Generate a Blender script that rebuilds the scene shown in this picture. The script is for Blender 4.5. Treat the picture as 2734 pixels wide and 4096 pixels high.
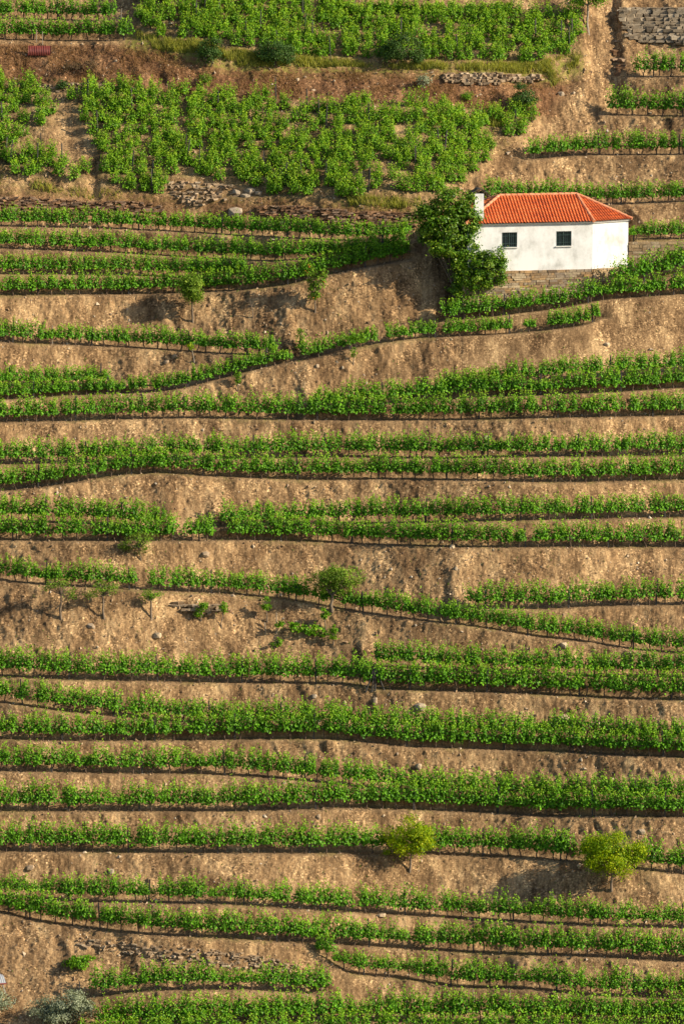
import bpy, math, random
import numpy as np

# ------------------------------------------------------------------ camera, sky, sun, exposure
for o in list(bpy.data.objects): bpy.data.objects.remove(o)
SC = bpy.context.scene
COL = SC.collection
random.seed(7); RNG = np.random.default_rng(11)
PW, PH = 2734.0, 4096.0            # the photograph's own pixels
FPX = 27000.0                      # focal length in those pixels
E0 = math.radians(8.83)            # camera looks down
CAM = np.array([0.0, -400.0, 49.1])
SLOPE = math.radians(40.0)
cam_d = bpy.data.cameras.new('camera'); cam = bpy.data.objects.new('camera', cam_d); COL.objects.link(cam)
cam.location = CAM; cam.rotation_euler = (math.pi/2 - E0, 0, 0)
cam_d.sensor_fit = 'HORIZONTAL'; cam_d.sensor_width = 36; cam_d.lens = 36*FPX/PW
cam_d.clip_start = 1; cam_d.clip_end = 3000
SC.camera = cam
SUN_AZ, SUN_EL = math.radians(72), math.radians(28)      # to the right of the camera axis, above the horizon
w = bpy.data.worlds.new('World'); SC.world = w; w.use_nodes = True
nt = w.node_tree; bg = nt.nodes['Background']
sky = nt.nodes.new('ShaderNodeTexSky'); sky.sky_type = 'NISHITA'; sky.sun_disc = False
to_sun = (math.sin(SUN_AZ)*math.cos(SUN_EL), -math.cos(SUN_AZ)*math.cos(SUN_EL), math.sin(SUN_EL))
sky.sun_elevation = SUN_EL; sky.sun_rotation = math.atan2(to_sun[0], to_sun[1])
nt.links.new(sky.outputs[0], bg.inputs['Color']); bg.inputs['Strength'].default_value = 0.085
sd = bpy.data.lights.new('sun', 'SUN'); sd.energy = 5.0; sd.angle = math.radians(0.5); sd.color = (1.0, 0.87, 0.66)
so = bpy.data.objects.new('sun', sd); COL.objects.link(so)
from mathutils import Vector
so.rotation_euler = Vector(to_sun).to_track_quat('Z', 'Y').to_euler()
SC.view_settings.view_transform = 'Standard'; SC.view_settings.look = 'None'
SC.view_settings.exposure = 0.66; SC.view_settings.gamma = 1.0
SC.render.engine = 'CYCLES'
SC.cycles.max_bounces = 6; SC.cycles.diffuse_bounces = 3; SC.cycles.transmission_bounces = 3

# ------------------------------------------------------------------ geometry helpers
FWD = np.array([0, math.cos(E0), -math.sin(E0)]); UP = np.array([0, math.sin(E0), math.cos(E0)])
XV = np.array([1.0, 0, 0]); ZV = np.array([0, 0, 1.0])
TV = np.array([0, math.cos(SLOPE), math.sin(SLOPE)]); NV = np.array([0, -math.sin(SLOPE), math.cos(SLOPE)])
def rays(u, v):
    u = np.asarray(u, float); v = np.asarray(v, float)
    return ((u-PW/2)/FPX)[..., None]*XV + ((PH/2-v)/FPX)[..., None]*UP + FWD
def hbig(x, t):
    return 0.5*np.sin(x*0.19+t*0.07+0.6) + 0.4*np.sin(x*0.31-t*0.16+2.0) + 0.35*np.sin(t*0.21+x*0.05)
def on_plane(u, v):                 # pixel -> (x, t) on the smooth hillside
    d = rays(u, v); h = np.zeros(d.shape[:-1])
    for _ in range(5):
        k = (h - CAM@NV)/(d@NV); P = CAM + k[..., None]*d
        x = P[..., 0]; t = P@TV; h = hbig(x, t)
    return x, t
def xyz(x, t, h):
    return np.stack([x, t*TV[1]+h*NV[1], t*TV[2]+h*NV[2]], -1)
def pix(P):
    d = np.asarray(P) - CAM; k = d@FWD
    return PW/2 + FPX*(d@XV)/k, PH/2 - FPX*(d@UP)/k
_tabs = {}
def vnoise(X, Y, scale, seed):
    if seed not in _tabs: _tabs[seed] = np.random.default_rng(seed).random((256, 256))
    tb = _tabs[seed]; x = X/scale+91.3; y = Y/scale+47.7
    ix = np.floor(x).astype(int); iy = np.floor(y).astype(int); fx = x-ix; fy = y-iy
    fx = fx*fx*(3-2*fx); fy = fy*fy*(3-2*fy)
    a, b, c, d = ix & 255, (ix+1) & 255, iy & 255, (iy+1) & 255
    return (tb[a, c]*(1-fx)+tb[b, c]*fx)*(1-fy) + (tb[a, d]*(1-fx)+tb[b, d]*fx)*fy - 0.5
def fbm(X, Y, scale, seed, oc=3):
    s = 0; a = 1.0
    for i in range(oc):
        s = s + a*vnoise(X, Y, scale/2**i, seed+i); a *= 0.5
    return s
def mesh_np(name, verts, faces, mats, midx=None, smooth=False, fattr=None):
    """verts (n,3); faces: list of (k,m) index arrays; midx: one material index per list entry"""
    me = bpy.data.meshes.new(name)
    me.vertices.add(len(verts)); me.vertices.foreach_set('co', np.asarray(verts, np.float32).ravel())
    loops = np.concatenate([f.ravel() for f in faces]).astype(np.int32)
    tot = np.concatenate([np.full(len(f), f.shape[1], np.int32) for f in faces])
    st = np.concatenate([[0], np.cumsum(tot)[:-1]]).astype(np.int32)
    me.loops.add(len(loops)); me.loops.foreach_set('vertex_index', loops)
    me.polygons.add(len(tot)); me.polygons.foreach_set('loop_start', st); me.polygons.foreach_set('loop_total', tot)
    if midx is not None:
        me.polygons.foreach_set('material_index', np.concatenate([np.full(len(f), m, np.int32) for f, m in zip(faces, midx)]))
    me.polygons.foreach_set('use_smooth', np.full(len(tot), smooth, bool))
    for m in mats: me.materials.append(m)
    if fattr is not None:
        for nm, arr in fattr.items():
            a = me.attributes.new(nm, 'FLOAT', 'FACE'); a.data.foreach_set('value', np.asarray(arr, np.float32))
    me.update(calc_edges=True)
    return me
def link(name, me, parent=None, **props):
    o = bpy.data.objects.new(name, me); COL.objects.link(o)
    if parent is not None: o.parent = parent
    for k, v in props.items(): o[k] = v
    return o
def thing(name, label, cat, loc, group=None, rz=0.0):
    o = bpy.data.objects.new(name, None); COL.objects.link(o); o.empty_display_size = 0.2
    o.location = loc; o.rotation_euler = (0, 0, rz); o['label'] = label; o['category'] = cat
    if group: o['group'] = group
    return o
class MB:
    """collects polygons of one mesh"""
    def __init__(s): s.v = []; s.f = {}; s.n = 0
    def add(s, v, f):
        v = np.asarray(v, float).reshape(-1, 3); f = np.asarray(f)
        s.v.append(v); s.f.setdefault(f.shape[1], []).append(f+s.n); s.n += len(v)
    def box(s, c, sz, rot=None, jit=0.0, taper=1.0):
        v = np.array([[x, y, z] for z in (-.5, .5) for y in (-.5, .5) for x in (-.5, .5)])
        v[4:, :2] *= taper
        if jit: v = v + RNG.uniform(-jit, jit, v.shape)
        v = v*np.asarray(sz)
        if rot is not None: v = v@np.asarray(rot).T
        s.add(v+np.asarray(c), [[0, 2, 3, 1], [4, 5, 7, 6], [0, 1, 5, 4], [1, 3, 7, 5], [3, 2, 6, 7], [2, 0, 4, 6]])
    def tube(s, path, rad, n=6):
        P = np.asarray(path, float); m = len(P); R = np.broadcast_to(np.asarray(rad, float), (m,))
        T = np.gradient(P, axis=0); T /= np.linalg.norm(T, axis=1)[:, None]+1e-9
        ref = np.where(np.abs(T[:, 2:3]) > 0.8, XV, ZV); A = np.cross(T, ref); A /= np.linalg.norm(A, axis=1)[:, None]+1e-9
        B = np.cross(T, A); th = np.arange(n)*2*math.pi/n
        V = P[:, None]+R[:, None, None]*(np.cos(th)[None, :, None]*A[:, None]+np.sin(th)[None, :, None]*B[:, None])
        q = [[i*n+j, i*n+(j+1) % n, (i+1)*n+(j+1) % n, (i+1)*n+j] for i in range(m-1) for j in range(n)]
        s.add(V.reshape(-1, 3), q)
        for k in (0, m-1):
            s.add(V[k], [list(range(n)) if k else list(range(n))[::-1]])
    def mesh(s, name, mat, smooth=False):
        return mesh_np(name, np.concatenate(s.v), [np.concatenate(f) for f in s.f.values()], [mat], smooth=smooth)
    def obj(s, name, mat, parent=None, smooth=False, **props):
        return link(name, s.mesh(name, mat, smooth), parent, **props)
def rotz(a):
    c, s_ = math.cos(a), math.sin(a); return np.array([[c, -s_, 0], [s_, c, 0], [0, 0, 1]])

# ------------------------------------------------------------------ materials
def new_mat(name):
    m = bpy.data.materials.new(name); m.use_nodes = True
    n = m.node_tree.nodes; return m, n, m.node_tree.links, n['Principled BSDF']
def ramp(n, stops, interp='LINEAR'):
    r = n.new('ShaderNodeValToRGB'); r.color_ramp.interpolation = interp
    e = r.color_ramp.elements
    while len(e) < len(stops): e.new(0.5)
    for el, (p, c) in zip(e, stops): el.position = p; el.color = (*c, 1)
    return r
def noise_node(n, L, coord, scale, detail=4, rough=0.6, mapping=None):
    t = n.new('ShaderNodeTexNoise'); t.inputs['Scale'].default_value = scale
    t.inputs['Detail'].default_value = detail; t.inputs['Roughness'].default_value = rough
    if mapping:
        mp = n.new('ShaderNodeMapping'); mp.inputs['Scale'].default_value = mapping[0]; mp.inputs['Rotation'].default_value = mapping[1]
        L.new(coord, mp.inputs['Vector']); L.new(mp.outputs[0], t.inputs['Vector'])
    else: L.new(coord, t.inputs['Vector'])
    return t
def mix(n, L, fac, a, b, kind='MIX'):
    m = n.new('ShaderNodeMix'); m.data_type = 'RGBA'; m.blend_type = kind
    for sock, val in ((m.inputs[0], fac), (m.inputs[6], a), (m.inputs[7], b)):
        if isinstance(val, (int, float)): sock.default_value = val
        elif isinstance(val, tuple): sock.default_value = (*val, 1)
        else: L.new(val, sock)
    return m.outputs[2]
def mathn(n, L, op, a, b=0.0, clamp=False):
    m = n.new('ShaderNodeMath'); m.operation = op; m.use_clamp = clamp
    for sock, val in ((m.inputs[0], a), (m.inputs[1], b)):
        if isinstance(val, (int, float)): sock.default_value = val
        else: L.new(val, sock)
    return m.outputs[0]

def leaf_mat(name, dark, light, tip, transl=0.29, rough=0.5, spec=0.16):
    m, n, L, b = new_mat(name)
    geo = n.new('ShaderNodeNewGeometry'); oi = n.new('ShaderNodeObjectInfo')
    at = n.new('ShaderNodeAttribute'); at.attribute_name = 'tip'
    r = ramp(n, [(0.0, dark), (0.55, tuple((a+c)/2 for a, c in zip(dark, light))), (1.0, light)])
    L.new(geo.outputs['Random Per Island'], r.inputs[0])
    c = mix(n, L, at.outputs['Fac'], r.outputs[0], tip)
    tc = n.new('ShaderNodeTexCoord')
    nz = noise_node(n, L, geo.outputs['Position'], 0.9, 3)
    v = mathn(n, L, 'MULTIPLY_ADD', nz.outputs[0], 0.9); v.node.inputs[2].default_value = 0.55
    vv = n.new('ShaderNodeCombineColor')
    for i in range(3): L.new(v, vv.inputs[i])
    c = mix(n, L, 1.0, c, vv.outputs[0], 'MULTIPLY')
    L.new(c, b.inputs['Base Color']); b.inputs['Roughness'].default_value = rough
    b.inputs['Specular IOR Level'].default_value = spec
    tr = n.new('ShaderNodeBsdfTranslucent')
    tcx = mix(n, L, 1.0, c, (1.3, 1.25, 0.35), 'MULTIPLY'); L.new(tcx, tr.inputs['Color'])
    ms = n.new('ShaderNodeMixShader'); ms.inputs[0].default_value = transl
    L.new(b.outputs[0], ms.inputs[1]); L.new(tr.outputs[0], ms.inputs[2])
    L.new(ms.outputs[0], n['Material Output'].inputs['Surface'])
    return m
def stone_mat(name, cols, scale=9.0, bump=0.4):
    m, n, L, b = new_mat(name)
    geo = n.new('ShaderNodeNewGeometry')
    k = len(cols); r = ramp(n, [(i/(k-1), c) for i, c in enumerate(cols)]); L.new(geo.outputs['Random Per Island'], r.inputs[0])
    nz = noise_node(n, L, geo.outputs['Position'], scale, 6, 0.7)
    rr = ramp(n, [(0.3, (0.55, 0.52, 0.48)), (0.7, (1.2, 1.17, 1.12))]); L.new(nz.outputs[0], rr.inputs[0])
    L.new(mix(n, L, 1.0, r.outputs[0], rr.outputs[0], 'MULTIPLY'), b.inputs['Base Color'])
    bp = n.new('ShaderNodeBump'); bp.inputs['Strength'].default_value = bump; bp.inputs['Distance'].default_value = 0.03
    L.new(nz.outputs[0], bp.inputs['Height']); L.new(bp.outputs[0], b.inputs['Normal'])
    b.inputs['Roughness'].default_value = 0.9
    return m
def plain_mat(name, c1, c2, scale=6.0, rough=0.8, stretch=(1, 1, 1), bump=0.2, metal=0.0):
    m, n, L, b = new_mat(name)
    geo = n.new('ShaderNodeNewGeometry')
    nz = noise_node(n, L, geo.outputs['Position'], scale, 5, 0.65, (stretch, (0, 0, 0)))
    r = ramp(n, [(0.3, c1), (0.7, c2)]); L.new(nz.outputs[0], r.inputs[0]); L.new(r.outputs[0], b.inputs['Base Color'])
    bp = n.new('ShaderNodeBump'); bp.inputs['Strength'].default_value = bump; bp.inputs['Distance'].default_value = 0.02
    L.new(nz.outputs[0], bp.inputs['Height']); L.new(bp.outputs[0], b.inputs['Normal'])
    b.inputs['Roughness'].default_value = rough; b.inputs['Metallic'].default_value = metal
    return m

def soil_mat():
    m, n, L, b = new_mat('hillside_soil')
    geo = n.new('ShaderNodeNewGeometry'); P = geo.outputs['Position']
    def attr(nm):
        a = n.new('ShaderNodeAttribute'); a.attribute_name = nm; return a.outputs['Fac']
    # big patches of pale scuffed earth, brown shale litter in between, streaked down the bank
    n1 = noise_node(n, L, P, 0.55, 6, 0.62, ((1.5, 0.7, 0.7), (0, 0.5, 0)))
    n2 = noise_node(n, L, P, 2.6, 6, 0.7, ((2.6, 0.6, 0.6), (0, 0.5, 0)))
    n3_ = noise_node(n, L, P, 8.0, 5, 0.75)
    s = mathn(n, L, 'ADD', mathn(n, L, 'ADD', mathn(n, L, 'MULTIPLY', n1.outputs[0], 0.48), mathn(n, L, 'MULTIPLY', n2.outputs[0], 0.32)), mathn(n, L, 'MULTIPLY', n3_.outputs[0], 0.20))
    r = ramp(n, [(0.38, (0.098, 0.057, 0.028)), (0.455, (0.205, 0.125, 0.062)), (0.525, (0.365, 0.232, 0.117)), (0.60, (0.59, 0.398, 0.205))])
    L.new(s, r.inputs[0]); c = r.outputs[0]
    rr = ramp(n, [(0.40, (0.095, 0.046, 0.022)), (0.50, (0.21, 0.108, 0.052)), (0.62, (0.42, 0.24, 0.12))]); L.new(s, rr.inputs[0])
    c = mix(n, L, attr('red'), c, rr.outputs[0])
    # shale chips: grit of pale and dark cells
    vo = n.new('ShaderNodeTexVoronoi'); vo.inputs['Scale'].default_value = 12.0; L.new(P, vo.inputs['Vector'])
    cell = n.new('ShaderNodeSeparateColor'); L.new(vo.outputs['Color'], cell.inputs[0])
    rg = ramp(n, [(0.0, (0.38, 0.35, 0.33)), (0.32, (0.75, 0.73, 0.72)), (0.74, (1.0, 1.0, 1.0)), (0.90, (1.45, 1.45, 1.45)), (1.0, (2.2, 2.25, 2.3))])
    L.new(cell.outputs[0], rg.inputs[0])
    dens = noise_node(n, L, P, 0.8, 4, 0.6); rd = ramp(n, [(0.42, (0.25,)*3), (0.60, (1.0,)*3)]); L.new(dens.outputs[0], rd.inputs[0])
    c = mix(n, L, rd.outputs[0], c, mix(n, L, 1.0, c, rg.outputs[0], 'MULTIPLY'))
    # greyish trodden terrace tops
    c = mix(n, L, mathn(n, L, 'MULTIPLY', attr('flat'), 0.45), c, (0.22, 0.15, 0.088))
    # thin green-yellow growth
    ng = noise_node(n, L, P, 3.0, 5, 0.7)
    rgn = ramp(n, [(0.40, (0, 0, 0)), (0.58, (1, 1, 1))]); L.new(ng.outputs[0], rgn.inputs[0])
    c = mix(n, L, mathn(n, L, 'MULTIPLY', attr('grassy'), rgn.outputs[0]), c, (0.22, 0.215, 0.045))
    L.new(c, b.inputs['Base Color']); b.inputs['Roughness'].default_value = 0.95; b.inputs['Specular IOR Level'].default_value = 0.15
    nb = noise_node(n, L, P, 11.0, 8, 0.8)
    hh = mathn(n, L, 'ADD', nb.outputs[0], mathn(n, L, 'MULTIPLY', cell.outputs[1], 0.35))
    bp = n.new('ShaderNodeBump'); bp.inputs['Strength'].default_value = 0.9; bp.inputs['Distance'].default_value = 0.09
    L.new(hh, bp.inputs['Height']); L.new(bp.outputs[0], b.inputs['Normal'])
    return m
M_SOIL = soil_mat()
M_VINE = leaf_mat('vine_leaves', (0.036, 0.125, 0.008), (0.160, 0.395, 0.014), (0.40, 0.58, 0.03))
M_VINE_Y = leaf_mat('block_vine_leaves', (0.048, 0.140, 0.008), (0.205, 0.420, 0.014), (0.46, 0.60, 0.03))
M_BARK = plain_mat('vine_wood', (0.055, 0.036, 0.024), (0.14, 0.095, 0.062), 14, 0.95)
M_TRUNK = plain_mat('tree_bark', (0.09, 0.065, 0.045), (0.24, 0.18, 0.125), 12, 0.95)
M_SLATE = plain_mat('slate_post', (0.022, 0.021, 0.022), (0.060, 0.055, 0.05), 9, 0.85)
M_WOODPOST = plain_mat('grey_stake', (0.16, 0.13, 0.10), (0.34, 0.29, 0.23), 9, 0.9)

# ------------------------------------------------------------------ the vine rows, traced on the photograph (u, v of the trunks' feet)
# key: (points, what the row is called in labels)
ROWS = {
 'TA1': ([(0,74),(250,78),(482,84)], 'the topmost vine row at the upper left'),
 'TA2': ([(0,158),(250,162),(535,160)], 'the vine row just above the red sheet'),
 'R2': ([(2530,308),(2734,306)], 'the short row right below the cut stone wall'),
 'R3': ([(2423,460),(2734,464)], 'the second row below the cut stone wall'),
 'R4': ([(2102,640),(2240,628),(2361,620),(2734,617)], 'the row on the terrace above the house roof'),
 'R5': ([(1950,800),(2200,812),(2450,818),(2734,806)], 'the row just behind the house roof'),
 'R6': ([(2530,975),(2734,962)], 'the short row beside the white house wall'),
 'R7b': ([(2455,1168),(2600,1124),(2734,1092)], 'the short row under the stone wall right of the house'),
 'R7': ([(1754,1289),(2000,1262),(2227,1236),(2423,1197),(2734,1176)], 'the row at the foot of the house stone wall'),
 'R8': ([(0,1600),(330,1580),(625,1569),(759,1548),(875,1517),(1000,1485),(1125,1454),(1250,1436),(1334,1410),(1450,1385),(1655,1354),(1977,1338),(2102,1330),(2316,1306),(2405,1275)], 'the thin gappy row slanting below the house'),
 'L1': ([(0,905),(428,914),(714,927),(1071,945),(1400,963),(1640,960)], 'the first row under the dry stone wall left of the house'),
 'L2': ([(0,994),(446,1010),(714,1025),(1071,1043),(1400,1030),(1620,1000)], 'the second row under the dry stone wall left of the house'),
 'L3': ([(0,1097),(491,1101),(760,1108),(1000,1104)], 'the third row under the dry stone wall left of the house'),
 'L4': ([(0,1182),(536,1177),(803,1168),(982,1159),(1160,1137),(1295,1101),(1400,1080),(1620,1038)], 'the row right above the small round tree'),
 'L5': ([(0,1369),(357,1383),(625,1396),(893,1414),(1130,1424)], 'the row right below the small round tree'),
 'L6': ([(0,1548),(268,1548),(500,1532)], 'the short left row above the gappy slanting row'),
 'M00': ([(1750,1585),(2000,1545),(2200,1522),(2400,1512),(2734,1488)], 'the highest of three rows at right under the gappy row'),
 'M0': ([(1250,1642),(1400,1626),(1760,1602),(1870,1590),(2120,1583),(2450,1569),(2734,1551)], 'the middle of three rows at right under the gappy row'),
 'M1': ([(0,1690),(286,1685),(500,1676),(803,1672),(1107,1680),(1400,1681),(1691,1681),(2004,1676),(2245,1672),(2734,1663)], 'the first row that spans the whole hillside below the house'),
 'M2': ([(0,1859),(196,1855),(357,1850),(800,1838),(1334,1828),(1798,1833),(2102,1828),(2388,1828),(2734,1822)], 'the second row that spans the whole hillside below the house'),
 'M3': ([(0,1966),(134,1953),(223,1944),(375,1917),(487,1900),(625,1890),(768,1900),(866,1908),(1241,1921),(1629,1915),(1923,1922),(2227,1931),(2513,1926),(2734,1920)], 'the third row that spans the whole hillside below the house'),
 'M4a': ([(0,2086),(340,2096),(650,2118)], 'the upper left row above the feathery sapling'),
 'M4b': ([(880,2112),(1334,2096),(1870,2087),(2316,2078),(2734,2070)], 'the upper right row of the pair above the bare middle bank'),
 'M5': ([(0,2158),(90,2163),(339,2164),(741,2165),(982,2160),(1268,2167),(1450,2176),(1593,2181),(1905,2190),(2352,2190),(2734,2190)], 'the lower row of the pair above the bare middle bank'),
 'M6': ([(0,2318),(98,2332),(259,2345),(607,2363),(893,2375),(1187,2402),(1340,2430),(1548,2463),(1736,2488),(1923,2510),(2164,2550),(2352,2568),(2548,2600),(2734,2615)], 'the descending row behind the round tree on the bare bank'),
 'M7': ([(1850,2438),(2000,2436),(2191,2437),(2405,2425),(2734,2420)], 'the short right row above the descending row'),
 'M8a': ([(1490,2664),(1800,2684),(2334,2706),(2734,2710)], 'the upper row starting at the braced post'),
 'M8': ([(0,2706),(268,2720),(625,2728),(875,2733),(1116,2733),(1400,2736),(1504,2758),(1718,2764),(2155,2778),(2495,2796),(2734,2802)], 'the row that holds the braced post'),
 'M9a': ([(0,2810),(98,2822),(232,2844),(375,2858),(625,2884),(900,2908),(1321,2910),(1647,2940),(2200,2955),(2734,2978)], 'the first row below the braced post'),
 'M9': ([(0,2956),(188,2965),(473,2965),(714,2965),(1022,2957),(1321,2956),(1504,2974),(1647,2990),(2200,3005),(2513,3023),(2734,3032)], 'the second row below the braced post'),
 'M10a': ([(0,3085),(482,3097),(741,3095),(1045,3108),(1241,3126),(1500,3158),(1709,3186),(2138,3205),(2734,3214)], 'the upper row of the pair above the yellow-green trees'),
 'M10': ([(0,3247),(402,3247),(670,3246),(937,3247),(1250,3240),(1352,3232),(1709,3243),(1995,3253),(2138,3264),(2495,3266),(2734,3272)], 'the lower row of the pair above the yellow-green trees'),
 'M11': ([(0,3408),(277,3410),(714,3412),(1232,3416),(1500,3416),(1780,3422),(2102,3430),(2218,3440),(2450,3462),(2734,3500)], 'the row directly behind the two yellow-green trees'),
 'M12': ([(0,3587),(250,3606),(643,3613),(920,3620),(1250,3643),(1691,3667),(2138,3690),(2423,3707),(2734,3716)], 'the first row below the two yellow-green trees'),
 'M13': ([(0,3650),(143,3685),(312,3707),(571,3738),(768,3748),(1071,3765),(1223,3775),(1495,3788),(1673,3801),(2084,3819),(2370,3828),(2734,3850)], 'the second row below the two yellow-green trees'),
 'M14': ([(1262,3800),(1320,3850),(1397,3898),(1629,3918),(1834,3950),(2138,3957),(2360,3985),(2734,3997)], 'the lower right row that starts beside the crumbling wall'),
 'M15': ([(370,3990),(625,3962),(1009,3962),(1295,3982)], 'the short row below the crumbling stone wall'),
 'M16': ([(380,4128),(900,4100),(1400,4090),(2000,4092),(2734,4100)], 'the row along the bottom edge of the photo'),
 'M17': ([(330,4200),(900,4180),(1400,4172),(2000,4178),(2734,4190)], 'the row below the photo'),
}
NOPLAT = {'R5': 0.5}
# two old blocks, planted up and down an even slope in close rows
def poly_in(poly, u, v):
    u = np.asarray(u, float); v = np.asarray(v, float); ins = np.zeros(u.shape, bool); n = len(poly)
    for i in range(n):
        (x1, y1), (x2, y2) = poly[i], poly[(i+1) % n]
        if y1 == y2: continue
        c = ((y1 > v) != (y2 > v)) & (u < (x2-x1)*(v-y1)/(y2-y1)+x1); ins ^= c
    return ins
BLOCK1 = [(545,-120),(545,110),(625,160),(800,172),(980,215),(1400,245),(2134,266),(2250,228),(2330,195),(2335,60),(2000,48),(1700,40),(1400,34),(1330,-120)]
BLOCK2A = [(-500,290),(120,330),(190,352),(215,500),(118,535),(165,585),(350,680),(362,745),(0,700),(-500,690)]
BLOCK2B = [(240,332),(560,365),(982,396),(1400,412),(1750,430),(2140,458),(2120,520),(1985,600),(1912,680),(1790,785),(1646,795),(1400,800),(1071,782),(937,738),(660,700),(650,782),(384,758),(400,610),(330,500)]
BROWS = []
def block_rows(poly, v0, v1, dv, slope, u0, u1, curve=0):
    v = v0
    while v < v1:
        pts = [(u, v+slope*(u-u0)+curve*math.sin((u-u0)/380.0+v/90.0)) for u in np.linspace(u0, u1, 30)]
        BROWS.append((poly, pts)); v += dv
block_rows(BLOCK1, -70, 300, 35, 0.022, 500, 2400, 5)
block_rows(BLOCK2A, 270, 800, 39, 0.06, -450, 400, 6)
block_rows(BLOCK2B, 250, 830, 39, 0.035, 200, 2200, 8)

def row_world(pts, extend=True, n=160):
    pts = np.array(pts, float)
    us = np.linspace(pts[0, 0], pts[-1, 0], n)
    vs = np.interp(us, pts[:, 0], pts[:, 1])
    k = np.hanning(11); k /= k.sum(); vs = np.convolve(np.pad(vs, 5, mode='reflect', reflect_type='odd'), k, 'valid')
    x, t = on_plane(us, vs)
    if extend:
        if pts[0, 0] <= 0:
            s = (t[6]-t[0])/(x[6]-x[0]); xa = np.linspace(x[0]-40, x[0]-0.3, 60); t = np.r_[t[0]+np.tanh((xa-x[0])/8)*8*s*0.6, t]; x = np.r_[xa, x]
        if pts[-1, 0] >= 2734:
            s = (t[-1]-t[-7])/(x[-1]-x[-7]); xa = np.linspace(x[-1]+0.3, x[-1]+40, 60); t = np.r_[t, t[-1]+np.tanh((xa-x[-1])/8)*8*s*0.6]; x = np.r_[x, xa]
    return x, t
RW = {k: row_world(p[0]) for k, p in ROWS.items()}

# ------------------------------------------------------------------ the house's place on the slope
def on_wall(u, v, p0, d0):          # pixel -> point on the vertical plane through p0 along horizontal direction d0
    nrm = np.array([d0[1], -d0[0], 0.0]); d = rays(u, v)
    k = ((p0-CAM)@nrm)/(d@nrm); return CAM + k[..., None]*d
HX, HT = on_plane(2130, 1190); HP0 = xyz(HX, HT, hbig(HX, HT))
A1 = math.radians(11); A2 = math.radians(31)
D1 = np.array([math.cos(A1), math.sin(A1), 0]); D2 = np.array([math.cos(A2), math.sin(A2), 0])
FB = on_wall(2368, 1074, HP0, D1)                     # front / side corner, foot of the plaster
ZT = FB[2]
FA = on_wall(1868, 1074, HP0, D1); FA[2] = ZT
FC = on_wall(2510, 1072, FB, D2); FC[2] = ZT
FR = on_wall(3000, 1072, FC, np.array([math.cos(0.02), math.sin(0.02), 0]))
def front_y(x):                                       # y of the stone wall face along x
    return np.interp(x, [FA[0]-3, FA[0], FB[0], FC[0], FR[0], FR[0]+60], [FA[1]-0.3, FA[1], FB[1], FC[1], FR[1], FR[1]+1])
FOOT = [(1700,1225),(1900,1212),(2227,1188),(2450,1140),(2540,1105),(2640,1092),(2734,1080),(3000,1075)]
def foot_z(x, y):
    u = PW/2 + FPX*x/((y+400)/math.cos(E0))*1.0
    v = np.interp(u, [p[0] for p in FOOT], [p[1] for p in FOOT])
    d = rays(u, v); k = (y+400)/d[1]; return CAM[2]+k*d[2]

# ------------------------------------------------------------------ hillside: height field over the mean slope, with a terrace cut at each row
step = 0.075
def axis(a, b, s, far, grow=1.12):
    core = np.arange(a, b, s); L = [a]; R = [core[-1]]; d = s
    while L[-1] > far[0]: d *= grow; L.append(L[-1]-d)
    d = s
    while R[-1] < far[1]: d *= grow; R.append(R[-1]+d)
    return np.r_[np.array(L[1:])[::-1], core, np.array(R[1:])]
_, tb = on_plane(1367, 4330); _, tt = on_plane(1367, -170)
GX = axis(-25.0, 25.0, step, (-190, 190)); GT = axis(float(tb), float(tt), step, (-150, 190))
NX, NT = len(GX), len(GT)
cs, sn = math.cos(SLOPE), math.sin(SLOPE)
entries = []
for k, (x, t) in RW.items():
    wf, wb = (0.36, 0.85)
    entries.append((x, t, wf, wb, k))
for poly, pts in BROWS:
    u = np.array([p[0] for p in pts]); v = np.array([p[1] for p in pts]); ins = poly_in(poly, u, v)
    if ins.sum() < 3: continue
    u, v = u[ins], v[ins]
    x, t = on_plane(u, v); entries.append((x, t, 0.12, 0.20, 'block'))
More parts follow.
